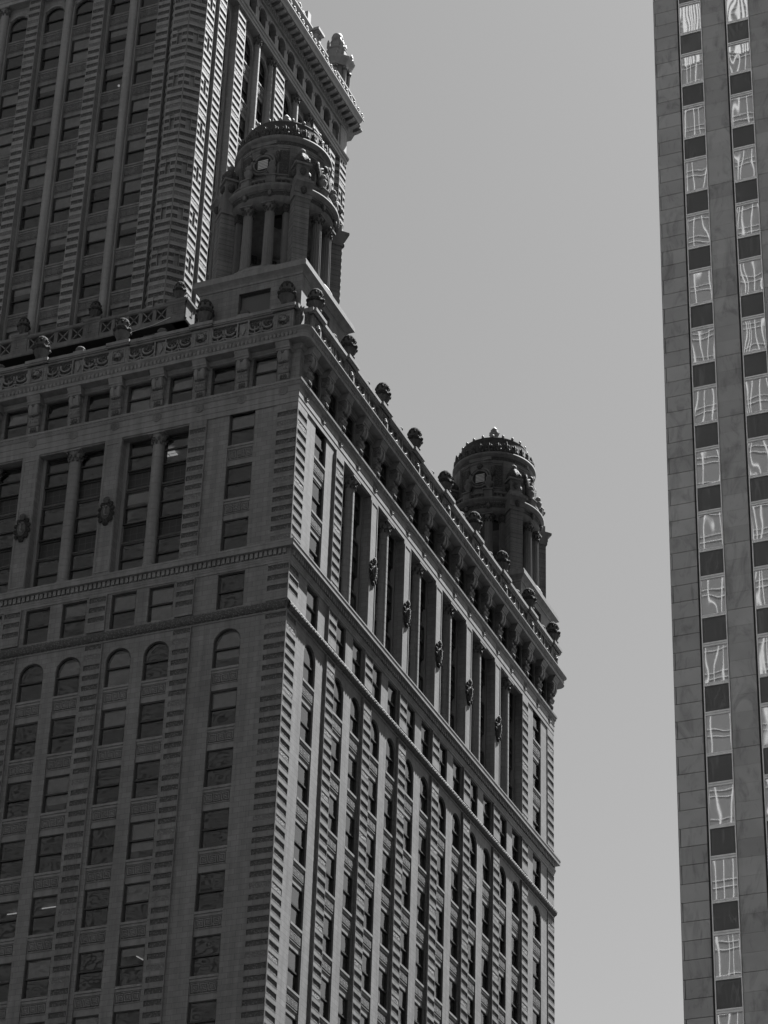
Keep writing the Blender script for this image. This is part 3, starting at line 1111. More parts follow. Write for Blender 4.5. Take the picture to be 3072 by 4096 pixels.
# ================================================================== the setback tower
TX, TY, TL, TW = -13.6, 9.0, 26.4, 24.3
TF = Fr((TX, TY), (-1, 0), (0, -1))
TR = Fr((TX, TY), (0, 1), (1, 0))
tower = thing('setback_tower', 'taller striped terracotta tower set back on the block, cropped by the top of the photo', 'tower', (0, 0, 0))
tset = WinSet(tower, None)
TZ0, TARCH, TENT = 94.4, 136.80, 137.65
ttops = [133.22 - 3.6 * k for k in range(8)]

def tower_wall(F, length, wins, d=-.55, lit=False):
    """wins: (u, width)"""
    wl = MB().mat('tstone')
    ops = []
    for u, wd in wins:
        ops.append((u - wd / 2, u + wd / 2, 104.0, TARCH, .45, True))
    wl.wall(F, .6, length - .6, TZ0, TENT + .6, d, ops)
    # archivolts
    wl.mat('ttrim')
    for u, wd in wins:
        r = wd / 2 + .10
        pts = [F.P(u + r * math.cos(t), d + .03, TARCH - wd / 2 + r * math.sin(t)) for t in [math.pi * q / 14 for q in range(15)]]
        wl.tube(pts, .08, 5)
        for sg in (-1, 1):
            wl.box(F, u + sg * (wd / 2 + .10) - .06, u + sg * (wd / 2 + .10) + .06, d, d + .07, 104.0, TARCH - wd / 2)
    part('wall', wl, tower)
    for u, wd in wins:
        tset.add(F, u, 134.50, wd, TARCH - 134.50, True, off=d, blind=rnd.choice((0, 0, 0, .5)))
        for t in ttops:
            tset.add(F, u, t - 2.32, wd, 2.32, False, off=d, blind=rnd.choice((0, 0, 0, .2, .5, .35, .8)))

def tower_pier(F, u, hw, z0=104.0, d0=-.55):
    p = MB().mat('tstone')
    p.box(F, u - hw, u + hw, d0, -.08, z0, TENT, back=False)
    quoins(p, F, u - hw, u + hw, z0, TENT, -.08, 104.3, stone='tstone')
    part('quoin_strip', p, tower)

def tower_column(F, u, z0=106.3, r=.31, d=-.42):
    c = MB()
    p = F.P(u, d, z0)
    c.mat('ttrim'); drum_column(c, p, r, TENT - z0 - .55, 'ttrim')
    capital(c, (p[0], p[1], TENT - .72), r, .72)
    c.box(F, u - .42, u + .42, -.6, -.5, z0, TENT)
    part('column', c, tower)

front_piers = [2.95 + 5.38 * i for i in range(4)] + [TW - 2.95]
fw_ = []
for i in range(3):
    a, b = front_piers[i] + .48, front_piers[i + 1] - .48
    c = (a + b) / 2
    fw_ += [(c - 1.23, 1.60), (c + 1.23, 1.60)]
    tower_column(TF, c)
tower_wall(TF, TW, fw_)
for u in front_piers[:4]:
    tower_pier(TF, u, .48)
side_piers = [(3.4, .55), (6.42, .62), (13.2, .75), (19.98, .62), (23.0, .55)]
sw_ = [(4.75, 1.25), (21.65, 1.25)]
for a, b in ((7.04, 12.45), (13.95, 19.36)):
    c = (a + b) / 2
    sw_ += [(c - 1.28, 1.62), (c + 1.28, 1.62)]
    tower_column(TR, c); tower_column(TR, a + .28, r=.26); tower_column(TR, b - .28, r=.26)
tower_wall(TR, TL, sorted(sw_), lit=True)
for u, hw in side_piers:
    tower_pier(TR, u, hw)
tset.flush()
m = MB().mat('tstone')
m.face([(TX - TW, TY + .6, TZ0), (TX - TW, TY + TL, TZ0), (TX - TW, TY + TL, 146), (TX - TW, TY + .6, 146)])
m.face([(TX - TW, TY + TL, TZ0), (TX - .6, TY + TL, TZ0), (TX - .6, TY + TL, 146), (TX - TW, TY + TL, 146)])
part('rear_wall', m, tower)
ci = MB().mat('ceiling')
for z in [t + .12 for t in ttops] + [TARCH + .1]:
    ci.face([(TX - TW + 1, TY + 4.5, z), (TX - 4.5, TY + 4.5, z), (TX - 1.02, TY + 1.02, z), (TX - TW + 1, TY + 1.02, z)])
    ci.face([(TX - 1.02, TY + 1.02, z), (TX - 4.5, TY + 4.5, z), (TX - 4.5, TY + TL - 1, z), (TX - 1.02, TY + TL - 1, z)])
ci.mat('room')
ci.face([(TX - TW + 1, TY + 4.5, 104), (TX - 4.5, TY + 4.5, 104), (TX - 4.5, TY + 4.5, 137), (TX - TW + 1, TY + 4.5, 137)])
ci.face([(TX - 4.5, TY + 4.5, 104), (TX - 4.5, TY + TL - 1, 104), (TX - 4.5, TY + TL - 1, 137), (TX - 4.5, TY + 4.5, 137)])
part('interior', ci, tower)

# octagonal corner turrets: eight banded faces, some courses notched
AP = 1.45
SIDE = 2 * AP * math.tan(math.pi / 8)
def turret(cx, cy, faces):
    t = MB()
    for k in faces:
        a = math.pi / 4 * k                      # outward direction of the face, from -y towards +x
        n = (math.sin(a), -math.cos(a)); tt = (math.cos(a), math.sin(a))
        F = Fr((cx + n[0] * AP - tt[0] * SIDE / 2, cy + n[1] * AP - tt[1] * SIDE / 2), tt, n)
        g0, g1 = SIDE / 2 - .17, SIDE / 2 + .17
        t.mat('tstone')
        ops = []
        z = 104.3 + .645 * 3
        while z + 1.0 < TENT:
            ops.append((g0, g1, z - .05, z + .645 + .41, .16, False)); z += .645 * 6
        t.wall(F, 0, SIDE, TZ0, 141.0, 0, ops)
        t.mat('tstone')
        for o_ in ops:
            t.face([F.P(g0, -.16, o_[2]), F.P(g1, -.16, o_[2]), F.P(g1, -.16, o_[3]), F.P(g0, -.16, o_[3])])
        quoins(t, F, 0, SIDE, 104.0, TENT, 0, 104.3, gap=(g0, g1), stone='tstone')
    return part('corner_turret', t, tower)
for cx, cy, fc in ((TX - AP, TY + AP, (-1, 0, 1, 2, 3)), (TX - AP, TY + TL - AP, (1, 2, 3, 4)), (TX - TW + AP, TY + AP, (-2, -1, 0, 1))):
    turret(cx, cy, fc)

X0, X1, Y0, Y1 = TX - TW, TX, TY, TY + TL
CUT = AP - SIDE / 2
def tmould(name, prof, k='ttrim', parent=None):
    m = MB().mat(k)
    m.rect_sweep(X0, X1, Y0, Y1, prof, cut=CUT)
    return part(name, m, parent or tower)
tmould('entablature', [(-.55, 137.62), (.05, 137.65), (.06, 137.92), (.12, 137.95), (.12, 138.2), (.20, 138.24), (.24, 138.40), (.10, 138.50), (-.1, 138.52)])
# arcade of small arches
for F, ln in ((TF, TW), (TR, TL)):
    a = MB().mat('tstone')
    n = int((ln - 3) / 1.72)
    st = (ln - n * 1.72) / 2
    ops = [(st + 1.72 * (i + .5) - .55, st + 1.72 * (i + .5) + .55, 138.75, 140.55, .4, True) for i in range(n)]
    a.wall(F, CUT, ln - CUT, 138.5, 141.1, -.1, ops)
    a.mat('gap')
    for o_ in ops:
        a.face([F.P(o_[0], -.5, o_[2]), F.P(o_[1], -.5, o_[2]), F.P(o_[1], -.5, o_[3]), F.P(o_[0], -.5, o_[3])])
    a.mat('ttrim')
    for i in range(n):
        u = st + 1.72 * (i + .5)
        a.tube([F.P(u + .64 * math.cos(t), -.06, 140.0 + .64 * math.sin(t)) for t in [math.pi * q / 10 for q in range(11)]], .06, 5)
    part('arcade', a, tower)
a = MB().mat('tstone')
a.rect_sweep(X0, X1, Y0, Y1, [(-.1, 138.5), (-.1, 141.1)], cut=CUT)
for f_ in list(a.f):
    pass
cm = MB().mat('tstone')                   # chamfered corners of the arcade storey
for sx, sy, cx, cy in ((1, -1, X1, Y0), (1, 1, X1, Y1), (-1, -1, X0, Y0)):
    p, q = (cx - sx * .1, cy - sy * CUT), (cx - sx * CUT, cy - sy * .1)
    cm.face([(p[0], p[1], 138.5), (q[0], q[1], 138.5), (q[0], q[1], 141.1), (p[0], p[1], 141.1)])
part('corner_panel', cm, tower)
tmould('cornice', [(-.1, 141.0), (.05, 141.02), (.05, 141.15), (.14, 141.17), (.14, 141.42), (.22, 141.45), (.22, 141.78), (.95, 141.80), (.97, 142.12), (1.06, 142.30), (1.12, 142.46), (1.12, 142.56), (.5, 142.62), (-.3, 142.62)])
for F, ln in ((TF, TW), (TR, TL)):
    d = MB().mat('ttrim')
    crenel(d, F, .8, ln - .8, .30, .16, .0, .06, .20, 141.18, 141.42)
    part('dentil_course', d, tower)
    u = .25
    while u < ln - .2:
        d = MB().mat('ttrim')
        d.prism(F, [(.22, 141.48), (.45, 141.50), (.80, 141.62), (.88, 141.70), (.88, 141.79), (.22, 141.79)], u, u + .34); u += .74
        part('modillion', d, tower)
    # cresting of upright scrolls along the gutter
    d = MB().mat('ttrim')
    u = .3
    d.box(F, 0, ln, 1.0, 1.06, 142.56, 142.66)
    while u < ln - .1:
        d.ring(F, u, 142.88, 1.02, .19, .055, -.6, math.pi + .6, 8)
        d.ring(F, u, 142.84, 1.02, .08, .04, 0, 2 * math.pi, 6)
        u += .78
    part('cresting', d, tower)

# attic above the cornice, with a taller gabled middle
def attic_run(F, u0, u1, d, zt, nm='attic_wall'):
    a = MB().mat('tstone'); a.box(F, u0, u1, d - 1.0, d, 142.4, zt)
    a.mat('ttrim')
    a.prism(F, [(d - 1.0, zt), (d + .05, zt), (d + .16, zt + .12), (d + .30, zt + .2), (d + .30, zt + .34), (d - 1.0, zt + .36)], u0 - .1, u1 + .1)
    a.mat('carved')
    u = u0 + .5
    while u < u1 - .3:
        a.fblob(F, u, d + .02, 143.6, .22, .08, .3, 8, 4); u += 1.25
    return part(nm, a, tower)
for F, ln in ((TF, TW), (TR, TL)):
    for k in (0, 1):
        def sp(p, q):
            return (p, q) if k == 0 else (ln - q, ln - p)
        attic_run(F, *sp(.3, 3.9), .02, 144.55)
        attic_run(F, *sp(4.1, 5.6), -.12, 144.35)
        attic_run(F, *sp(5.8, 7.5), .0, 144.65)
    attic_run(F, 7.6, ln - 7.6, -.05, 144.0)
    attic_run(F, 8.9, ln - 8.9, .02, 145.0)
    g = MB().mat('ttrim')                 # scrolled gable over the middle
    c = ln / 2; hw = c - 9.0
    for sg in (-1, 1):
        pts = [F.P(c + sg * (.8 + (hw - .8) * t), -.25, 145.5 + 1.3 * (1 - t) ** 1.4) for t in [q / 8 for q in range(9)]]
        g.tube(pts, .16, 6)
        for i in range(4):
            u = c + sg * (1.2 + .75 * i)
            g.ring(F, u, 146.75 - .26 * i, -.12, .26, .08, 0, 5.2, 9)
            g.mat('carved'); g.fblob(F, u + .3, -.2, 146.0 - .15 * i, .22, .16, .42, 6, 5); g.mat('ttrim')
        g.box(F, c + sg * hw - .28, c + sg * hw + .28, -.8, .05, 145.36, 146.75)
    g.mat('tstone'); g.plate(F, [(c - hw, 145.36), (c + hw, 145.36), (c + 1.0, 146.6), (c - 1.0, 146.6)], -.7, -.25)
    part('scrolled_gable', g, tower)
    for u in (6.65, ln - 6.65):           # small capped piers on the attic shoulders
        q = MB().mat('tstone'); q.box(F, u - .38, u + .38, -.9, -.15, 144.9, 146.5)
        q.mat('ttrim'); q.box(F, u - .48, u + .48, -1.0, -.05, 146.5, 146.62); q.box(F, u - .60, u + .60, -1.12, .07, 146.62, 146.86); q.box(F, u - .36, u + .36, -.9, -.2, 146.86, 147.1)
        q.ring(F, u, 146.1, -.12, .22, .07, 0, 6.0, 10)
        q.mat('carved'); q.fblob(F, u, -.12, 145.4, .24, .16, .45, 8, 5)
        part('attic_pier', q, tower)
m = MB().mat('roof')
m.face([(X0, Y0 + .5, 142.6), (X1 - .5, Y0 + .5, 142.6), (X1 - .5, Y1, 142.6), (X0, Y1, 142.6)])
part('roof', m, tower)

def finial_turret(cx, cy):
    DZ = -1.0
    f = MB().mat('tstone')
    c = (cx, cy, DZ)
    f.lathe(c, [(1.25, 142.5), (1.25, 144.9)], 8, math.pi / 8, math.pi / 8 + 2 * math.pi, smooth=False)
    f.mat('ttrim'); f.lathe(c, [(1.3, 144.9), (1.55, 145.1), (1.55, 145.3), (1.05, 145.4)], 8, math.pi / 8, math.pi / 8 + 2 * math.pi, smooth=False)
    f.mat('tstone'); f.lathe(c, [(.95, 145.4), (.95, 148.4)], 8, math.pi / 8, math.pi / 8 + 2 * math.pi, smooth=False)
    for k in range(8):
        a = math.pi / 4 * k + math.pi / 8
        p = (cx + 1.05 * math.cos(a), cy + 1.05 * math.sin(a), 145.4 + DZ)
        f.mat('ttrim'); f.lathe(p, [(.2, 0), (.17, .15), (.16, 2.5), (.24, 2.75)], 8)
        f.mat('carved'); f.blob((p[0], p[1], 148.0 + DZ), .26, .26, .2, 6, 4)
    f.mat('ttrim'); f.lathe(c, [(1.2, 148.3), (1.25, 148.6), (1.50, 148.9), (1.55, 149.1), (.9, 149.2)], 8, math.pi / 8, math.pi / 8 + 2 * math.pi, smooth=False)
    f.mat('tstone'); f.lathe(c, [(.80, 149.2), (.76, 150.35), (.86, 150.42), (.86, 150.5), (.55, 150.56), (.50, 151.35), (.58, 151.42), (.40, 151.55)], 8, math.pi / 8, math.pi / 8 + 2 * math.pi, smooth=False)
    for k in range(4):
        a = math.pi / 2 * k
        F = Fr((cx + math.sin(a) * .70, cy - math.cos(a) * .70), (math.cos(a), math.sin(a)), (math.sin(a), -math.cos(a)))
        f.mat('ttrim'); f.plate(F, [(.36 * math.cos(t), 149.85 + DZ + .36 * math.sin(t)) for t in [2 * math.pi * q / 14 for q in range(14)]], -.05, .12)
        b = a + math.pi / 4
        p = (cx + 1.3 * math.sin(b), cy - 1.3 * math.cos(b), 149.2 + DZ)
        f.mat('ttrim'); f.lathe(p, [(.17, 0), (.17, .62), (.23, .66), (.14, .72), (.19, .9), (.14, 1.15), (.03, 1.45)], 8)
        p = (cx + .75 * math.sin(b), cy - .75 * math.cos(b), 150.6 + DZ)
        f.lathe(p, [(.13, 0), (.13, .5), (.04, .85)], 6)
    f.mat('ttrim'); f.lathe((cx, cy, 151.5 + DZ), [(.36, 0), (.46, .2), (.48, .42), (.38, .7), (.2, .86), (.02, .92)], 16)
    part('finial_turret', f, tower)
finial_turret(-14.68, 34.1)
finial_turret(TX - 1.45, TY + 1.45)

# parapet round the tower foot: crossed panels between pedestals, on a ledge
PY, PX = 8.35, -12.45
def cross_parapet(F, length, peds):
    b = MB().mat('ctrim')
    b.prism(F, [(-.9, 104.55), (.10, 104.55), (.14, 104.62), (.14, 104.80), (.02, 104.88), (-.9, 104.88)], 0, length + (.14 if F.n[0] == 0 else 0))
    b.mat('slate_and_shade'); b.face([F.P(0, -.9, 104.545), F.P(length, -.9, 104.545), F.P(length, .07, 104.545), F.P(0, .07, 104.545)]); b.mat('ctrim')  # dark sheet under the ledge, standing in for the shade there
    b.box(F, 0, length, -.22, 0, 104.88, 105.06)
    b.prism(F, [(-.26, 105.95), (.02, 105.95), (.10, 106.02), (.10, 106.20), (-.30, 106.20)], 0, length)
    b.mat('slate_and_shade'); b.box(F, 0, length, -.24, -.16, 105.06, 105.95); b.mat('ctrim')
    for u, hw in peds:
        b.mat('cstone'); b.box(F, u - hw, u + hw, -.4, .06, 104.85, 106.12)
        b.mat('ctrim'); b.prism(F, [(-.5, 106.10), (.10, 106.10), (.18, 106.2), (.18, 106.36), (-.5, 106.38)], u - hw - .1, u + hw + .1)
        b.box(F, u - .02, u + .26, .06, .09, 105.30, 105.35, back=False); b.box(F, u + .22, u + .26, .06, .09, 105.30, 105.85, back=False)
    for i in range(len(peds) - 1):
        a, c = peds[i][0] + peds[i][1], peds[i + 1][0] - peds[i + 1][1]
        n = max(2, round((c - a) / .98)); wd = (c - a) / n
        for k in range(n + 1):
            u = a + wd * k
            b.box(F, max(a, u - .13), min(c, u + .13), -.2, 0, 105.06, 105.95)
        for k in range(n):
            u0, u1 = a + wd * k + .13, a + wd * (k + 1) - .13
            for p, q in (((u0, 105.06), (u1, 105.95)), ((u1, 105.06), (u0, 105.95))):
                t = .055
                b.plate(F, [(p[0], p[1] - t), (p[0], p[1] + t), (q[0], q[1] + t), (q[0], q[1] - t)], -.16, -.03)
    return part('parapet', b, tower)
PF = Fr((PX, PY), (-1, 0), (0, -1)); PR = Fr((PX, PY), (0, 1), (1, 0))
colx = [TX - ((front_piers[i] + front_piers[i + 1]) / 2) for i in range(3)]
fp = [(.62, .62)] + [(PX - x, .55) for x in colx] + [(25, .55)]
cross_parapet(PF, 25.5, fp)
cross_parapet(PR, 27.5, [(.62, .62), (6.5, .55), (13.85, .55), (21.2, .55), (26.8, .62)])
m = MB().mat('slate_and_shade')
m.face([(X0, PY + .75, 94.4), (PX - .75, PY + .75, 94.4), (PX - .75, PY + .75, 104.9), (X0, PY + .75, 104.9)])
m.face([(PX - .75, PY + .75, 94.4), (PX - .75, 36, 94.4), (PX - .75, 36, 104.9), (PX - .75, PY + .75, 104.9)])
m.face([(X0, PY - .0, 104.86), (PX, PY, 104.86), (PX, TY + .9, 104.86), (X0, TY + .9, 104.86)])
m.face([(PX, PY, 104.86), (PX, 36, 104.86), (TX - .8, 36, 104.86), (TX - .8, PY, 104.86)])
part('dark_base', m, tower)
GP = 'smaller stone urns on the tower parapet'
for x, lb in ((PX - .62, 'small fluted stone urn at the parapet end beside the sunlit tower corner'),
              (colx[0], 'small fluted stone urn under the first tower column left of the corner turret'),
              (colx[1], 'small fluted stone urn under the second tower column, near the left edge')):
    urn((x, PY + .2, 106.37), lb, GP, .8)
for p in ((-22.6, 11.5, 107.5), (-17.2, 11.2, 107.6), (-21.0, 11.4, 129.4), (-27.4, 11.0, 125.2)):
    m = MB().mat('lamp'); m.blob(p, .09, .09, .09); part('lamp_bulb', m, tower)
for a, b in (((-20.2, 11.6, 115.2), (-19.9, 13.0, 115.2)), ((-20.7, 11.6, 115.2), (-20.4, 13.0, 115.2)), ((-26.0, 11.2, 118.8), (-25.7, 12.0, 118.8))):
    light_bar([a, b], tower)
m = MB().mat('alu'); m.tube([(-17.3, PY - .15, 104.35), (-14.6, PY - .17, 104.62), (-13.4, PY - .15, 104.95)], .022, 5)
o = part('cable', m, None); o['label'] = 'thin pale cable slung along the ledge under the tower parapet'; o['category'] = 'cable'

# ================================================================== domed corner turrets (open columned lanterns)
def cupola(cx, cy, label):
    root = thing('domed_turret', label, 'turret', (cx, cy, 0), 'domed lantern turrets on the block roof')
    C0 = (0, 0, 0)
    H = 3.40                                # half width of the base walls
    def radial(phi, r=0):
        a = R(phi)
        n = (math.sin(a), -math.cos(a)); t = (math.cos(a), math.sin(a))
        return Fr((n[0] * r, n[1] * r), t, n)
    # square base with one window on each face
    b = MB().mat('stone')
    for phi in (0, 90, 180, 270):
        F = radial(phi)
        F = Fr((F.n[0] * H - F.t[0] * H, F.n[1] * H - F.t[1] * H), F.t, F.n)
        b.mat('stone')
        b.wall(F, 0, 2 * H, 94.4, 99.9, 0, [(H - .75, H + 1.35, 97.2, 99.0, .35, False)] if phi == 0 else [(H - 1.35, H + .75, 97.2, 99.0, .35, False)])
    part('base', b, root)
    for phi, off in ((0, .3), (90, -.3)):
        F = radial(phi, H)
        f = MB().mat('frame')
        for a_ in ((off - 1.05, off - .96, 97.2, 99.0), (off + .96, off + 1.05, 97.2, 99.0), (off - .96, off + .96, 97.2, 97.29), (off - .96, off + .96, 98.91, 99.0)):
            f.box(F, a_[0], a_[1], -.36, -.24, a_[2], a_[3])
        wo_ = part('window', f, root)
        g = MB().mat('coated_dark' if phi == 0 else 'coated'); g.face([F.P(off - .96, -.3, 97.29), F.P(off + .96, -.3, 97.29), F.P(off + .96, -.3, 98.91), F.P(off - .96, -.3, 98.91)])
        part('pane', g, wo_)
    m = MB().mat('trim')
    m.rect_sweep(-H, H, -H, H, [(0, 99.5), (.05, 99.52), (.05, 99.68), (.14, 99.78), (.30, 99.90), (.36, 99.94), (.36, 100.22), (.30, 100.26), (.30, 100.40), (-.4, 100.48), (-3.3, 100.5)])
    part('base_cornice', m, root)
    m = MB().mat('trim')
    m.lathe(C0, [(3.66, 100.42), (3.66, 100.55), (3.62, 100.66), (3.48, 100.78), (3.40, 100.80), (3.40, 100.92), (2.2, 100.94), (.2, 100.95)], 48)
    part('plinth', m, root)
    # columns and radial piers
    for q in range(4):
        for dphi in (-14, 14):
            F = radial(90 * q + dphi)
            c = MB()
            p = (F.n[0] * 3.02, F.n[1] * 3.02, 100.9)
            fluted(c, p, .31, 4.35, mat='ctrim')
            capital(c, (p[0], p[1], 105.1), .28, .72, 'grime', body='ctrim')
            part('column', c, root)
        F = radial(45 + 90 * q)
        p = MB().mat('cstone')
        p.box(F, -.48, .48, 3.05, 4.02, 100.5, 105.9)
        p.mat('gap')                        # channelled joints
        z = 101.1
        while z < 105.6:
            p.box(F, -.482, .482, 3.048, 4.022, z, z + .018); z += .40
        p.mat('ctrim'); p.box(F, -.56, .56, 2.95, 4.12, 100.45, 100.75)
        for s_ in (-1, 1):
            p.box(F, s_ * .48, s_ * .78, 2.72, 3.06, 100.9, 105.2)
            p.mat('grime'); p.box(F, s_ * .48, s_ * .84, 2.66, 3.12, 105.2, 105.8); p.mat('ctrim')
        p.prism(F, [(2.9, 105.85), (4.06, 105.85), (4.08, 106.12), (4.14, 106.15), (4.14, 106.55), (4.3, 106.72), (4.45, 106.80), (4.45, 106.98), (2.9, 107.05)], -.58, .58)
        p.mat('grime'); p.fblob(F, 0, 4.16, 106.35, .24, .12, .28, 8, 5)
        p.mat('ctrim'); p.fblob(F, 0, 4.22, 106.35, .14, .1, .18, 8, 5)
        part('pier', p, root)
        # pinnacle over each pier
        p = MB().mat('ctrim')
        p.box(F, -.52, .52, 2.95, 3.95, 107.0, 107.5)
        p.mat('cstone'); p.box(F, -.40, .40, 3.1, 3.82, 107.5, 108.55)
        p.mat('grime')
        for s_ in (-1, 1):
            p.fblob(F, s_ * .42, 3.46, 108.0, .12, .3, .35, 6, 5)
        p.fblob(F, 0, 3.84, 108.05, .26, .12, .3, 6, 5)
        p.mat('ctrim'); p.box(F, -.55, .55, 2.98, 3.95, 108.55, 108.7)
        cc = F.P(0, 3.46, 0)
        p.mat('grime'); p.lathe(cc, [(.48, 108.7, .1, 6), (.52, 108.95, .18, 6), (.42, 109.25, .12, 6), (.30, 109.5, .14, 6), (.22, 109.62)], 24)
        for t in range(6):
            p.blob((cc[0] + .45 * math.cos(t * 1.047), cc[1] + .45 * math.sin(t * 1.047), 109.0), .16, .16, .2, 6, 4)
        p.mat('ctrim'); p.blob((cc[0], cc[1], 109.80), .24, .24, .24, 10, 6)
        part('pinnacle', p, root)
    # ring entablature
    e = MB().mat('ctrim')
    e.lathe(C0, [(2.60, 105.82), (3.34, 105.82), (3.36, 106.0), (3.40, 106.02), (3.40, 106.18), (3.44, 106.22)], 56, cap=False)
    e.mat('grime'); e.lathe(C0, [(3.38, 106.22), (3.38, 106.60)], 56, cap=False)
    e.mat('ctrim'); e.lathe(C0, [(3.40, 106.58), (3.46, 106.64), (3.60, 106.78), (3.70, 106.86), (3.72, 107.0), (3.50, 107.06), (2.6, 107.08)], 56, cap=False)
    for k in range(150):
        F = radial(360 / 150 * k)
        e.box(F, -.04, .04, 3.42, 3.52, 106.62, 106.72)
    for q in range(4):
        for dphi in (-14, 14):
            F = radial(90 * q + dphi)
            e.mat('grime'); e.fblob(F, 0, 3.44, 106.4, .20, .12, .28, 8, 5)
            e.mat('ctrim'); e.fblob(F, 0, 3.52, 106.4, .12, .1, .18, 8, 5)
    part('entablature', e, root)
    # vaulted ceiling with a dark hatch in it
    c = MB().mat('ctrim')
    c.lathe(C0, [(2.9, 105.86), (2.3, 106.45), (1.4, 106.85), (.05, 106.95)], 40, cap=False)
    c.mat('gap'); c.lathe(C0, [(.62, 106.70), (.62, 106.98)], 6, smooth=False)
    part('ceiling', c, root)
    # balustrade with urns over the columns
    bl = MB().mat('ctrim')
    bl.lathe(C0, [(3.36, 107.0), (3.36, 107.15), (3.30, 107.18)], 48, cap=False)
    bl.lathe(C0, [(3.12, 107.52), (3.38, 107.52), (3.40, 107.64), (3.10, 107.66)], 48, cap=False)
    for k in range(72):
        F = radial(5 * k)
        pp = F.P(0, 3.26, 107.14)
        bl.lathe(pp, [(.05, 0), (.08, .12), (.04, .26), (.06, .4)], 6, cap=False)
    part('balustrade', bl, root)
    for q in range(4):
        for dphi in (-14, 14):
            F = radial(90 * q + dphi)
            u = MB().mat('ctrim')
            u.box(F, -.30, .30, 3.02, 3.56, 107.05, 107.70); u.box(F, -.36, .36, 2.96, 3.62, 107.70, 107.80)
            u.box(F, -.2, .2, 3.56, 3.58, 107.2, 107.55)
            pp = F.P(0, 3.28, 107.80)
            u.lathe(pp, [(.20, 0), (.16, .1), (.10, .2), (.24, .42, .06, 8), (.30, .66, .06, 8), (.24, .74), (.13, .80), (.20, .92), (.22, 1.06), (.14, 1.2), (.03, 1.28)], 16)
            part('small_urn', u, root)
    # drum with round windows and carved panels
    d = MB().mat('cstone')
    d.lathe(C0, [(2.86, 107.0), (2.86, 110.55)], 64, cap=False)
    d.mat('ctrim')
    d.lathe(C0, [(2.95, 107.05), (2.95, 107.9), (2.87, 108.0)], 64, cap=False)
    d.lathe(C0, [(2.86, 110.45), (2.94, 110.5), (2.94, 110.62), (2.90, 110.64)], 64, cap=False)
    d.mat('grime'); d.lathe(C0, [(2.90, 110.64), (2.90, 110.98)], 64, cap=False)
    d.mat('ctrim'); d.lathe(C0, [(2.90, 110.96), (3.02, 111.06), (3.10, 111.12), (3.10, 111.30), (2.7, 111.38)], 64, cap=False)
    for q in range(4):
        for s_ in (-1, 1):
            F = radial(90 * q + s_ * 27)
            d.mat('ctrim'); d.box(F, -.42, .42, 2.70, 2.90, 108.2, 110.35)
            d.mat('grime'); d.box(F, -.30, .30, 2.80, 2.925, 108.35, 110.2)
            d.mat('ctrim'); d.box(F, -.42, .42, 2.88, 2.95, 110.35, 110.45)
        F = radial(90 * q + 45)
        d.mat('cstone'); d.box(F, -.62, .62, 2.6, 3.02, 107.0, 110.5)
        F = radial(90 * q)
        d.mat('ctrim'); d.box(F, -.85, .85, 2.72, 2.93, 110.66, 110.94)
    part('drum', d, root)
    for q in range(4):
        F = radial(90 * q)
        o_ = MB().mat('ctrim')
        for rr, tt, dd in ((.80, .10, 2.90), (.62, .07, 2.93)):
            o_.ring(F, 0, 109.2, dd, rr, tt, n=28)
        n = 24
        for i in range(n):
            a0_, a1_ = 2 * math.pi * i / n, 2 * math.pi * (i + 1) / n
            o_.face([F.P(.6 * math.cos(a0_), 2.94, 109.2 + .6 * math.sin(a0_)), F.P(.6 * math.cos(a1_), 2.94, 109.2 + .6 * math.sin(a1_)), F.P(.56 * math.cos(a1_), 2.87, 109.2 + .56 * math.sin(a1_)), F.P(.56 * math.cos(a0_), 2.87, 109.2 + .56 * math.sin(a0_))])
        o_.mat('grime')
        for s_ in (-1, 1):
            o_.fblob(F, s_ * .95, 2.86, 109.6, .2, .14, .5, 6, 5); o_.fblob(F, s_ * .8, 2.88, 108.5, .2, .14, .2, 6, 5)
        o_.fblob(F, 0, 2.96, 110.15, .26, .16, .24, 8, 5)
        ob = part('round_window', o_, root)
        p = MB().mat('slate_and_shade')
        p.plate(F, [(.56 * math.cos(2 * math.pi * i / n), 109.2 + .56 * math.sin(2 * math.pi * i / n)) for i in range(n)], 2.80, 2.872)
        part('recess', p, ob)
        p = MB().mat('blind')
        for i in range(6):
            p.box(F, -.34, .34, 2.874, 2.90, 108.86 + .12 * i, 108.93 + .12 * i)
        part('louvre', p, ob)
    # cresting, dome and finial
    cr_ = MB().mat('grime')
    for k in range(28):
        F = radial(360 / 28 * k)
        big = 1.35 if k % 7 == 3 else 1
        cr_.fblob(F, 0, 2.94, 111.70, .13, .10, .50 * big, 6, 5)
        for s_ in (-1, 1):
            cr_.fblob(F, s_ * .17, 2.92, 111.55, .15, .08, .19 * big, 6, 4)
            cr_.fblob(F, s_ * .15, 2.92, 111.90, .10, .07, .18 * big, 6, 4)
    cr_.mat('ctrim'); cr_.lathe(C0, [(2.98, 111.25), (2.98, 111.38), (2.84, 111.40)], 56, cap=False)
    part('cresting', cr_, root)
    dm = MB().mat('copper')
    dm.lathe(C0, [(2.80, 111.3), (2.74, 111.7), (2.62, 112.3), (2.48, 112.75), (2.50, 112.82), (2.50, 112.94), (2.40, 112.98), (1.8, 113.4), (1.0, 113.75), (.45, 113.9)], 56)
    dm.mat('trim')
    for k in range(20):
        F = radial(18 * k); pp = F.P(0, 2.42, 113.05)
        dm.blob(pp, .11, .11, .18, 8, 5)
    part('dome', dm, root)
    fi = MB().mat('trim')
    fi.lathe((0, 0, 113.8), [(.55, 0), (.50, .15), (.32, .25), (.36, .45), (.42, .5), (.30, .62), (.34, .9, .08, 8), (.40, 1.05, .1, 8), (.26, 1.2), (.30, 1.32), (.18, 1.5), (.02, 1.72)], 24)
    part('finial', fi, root)
    return root
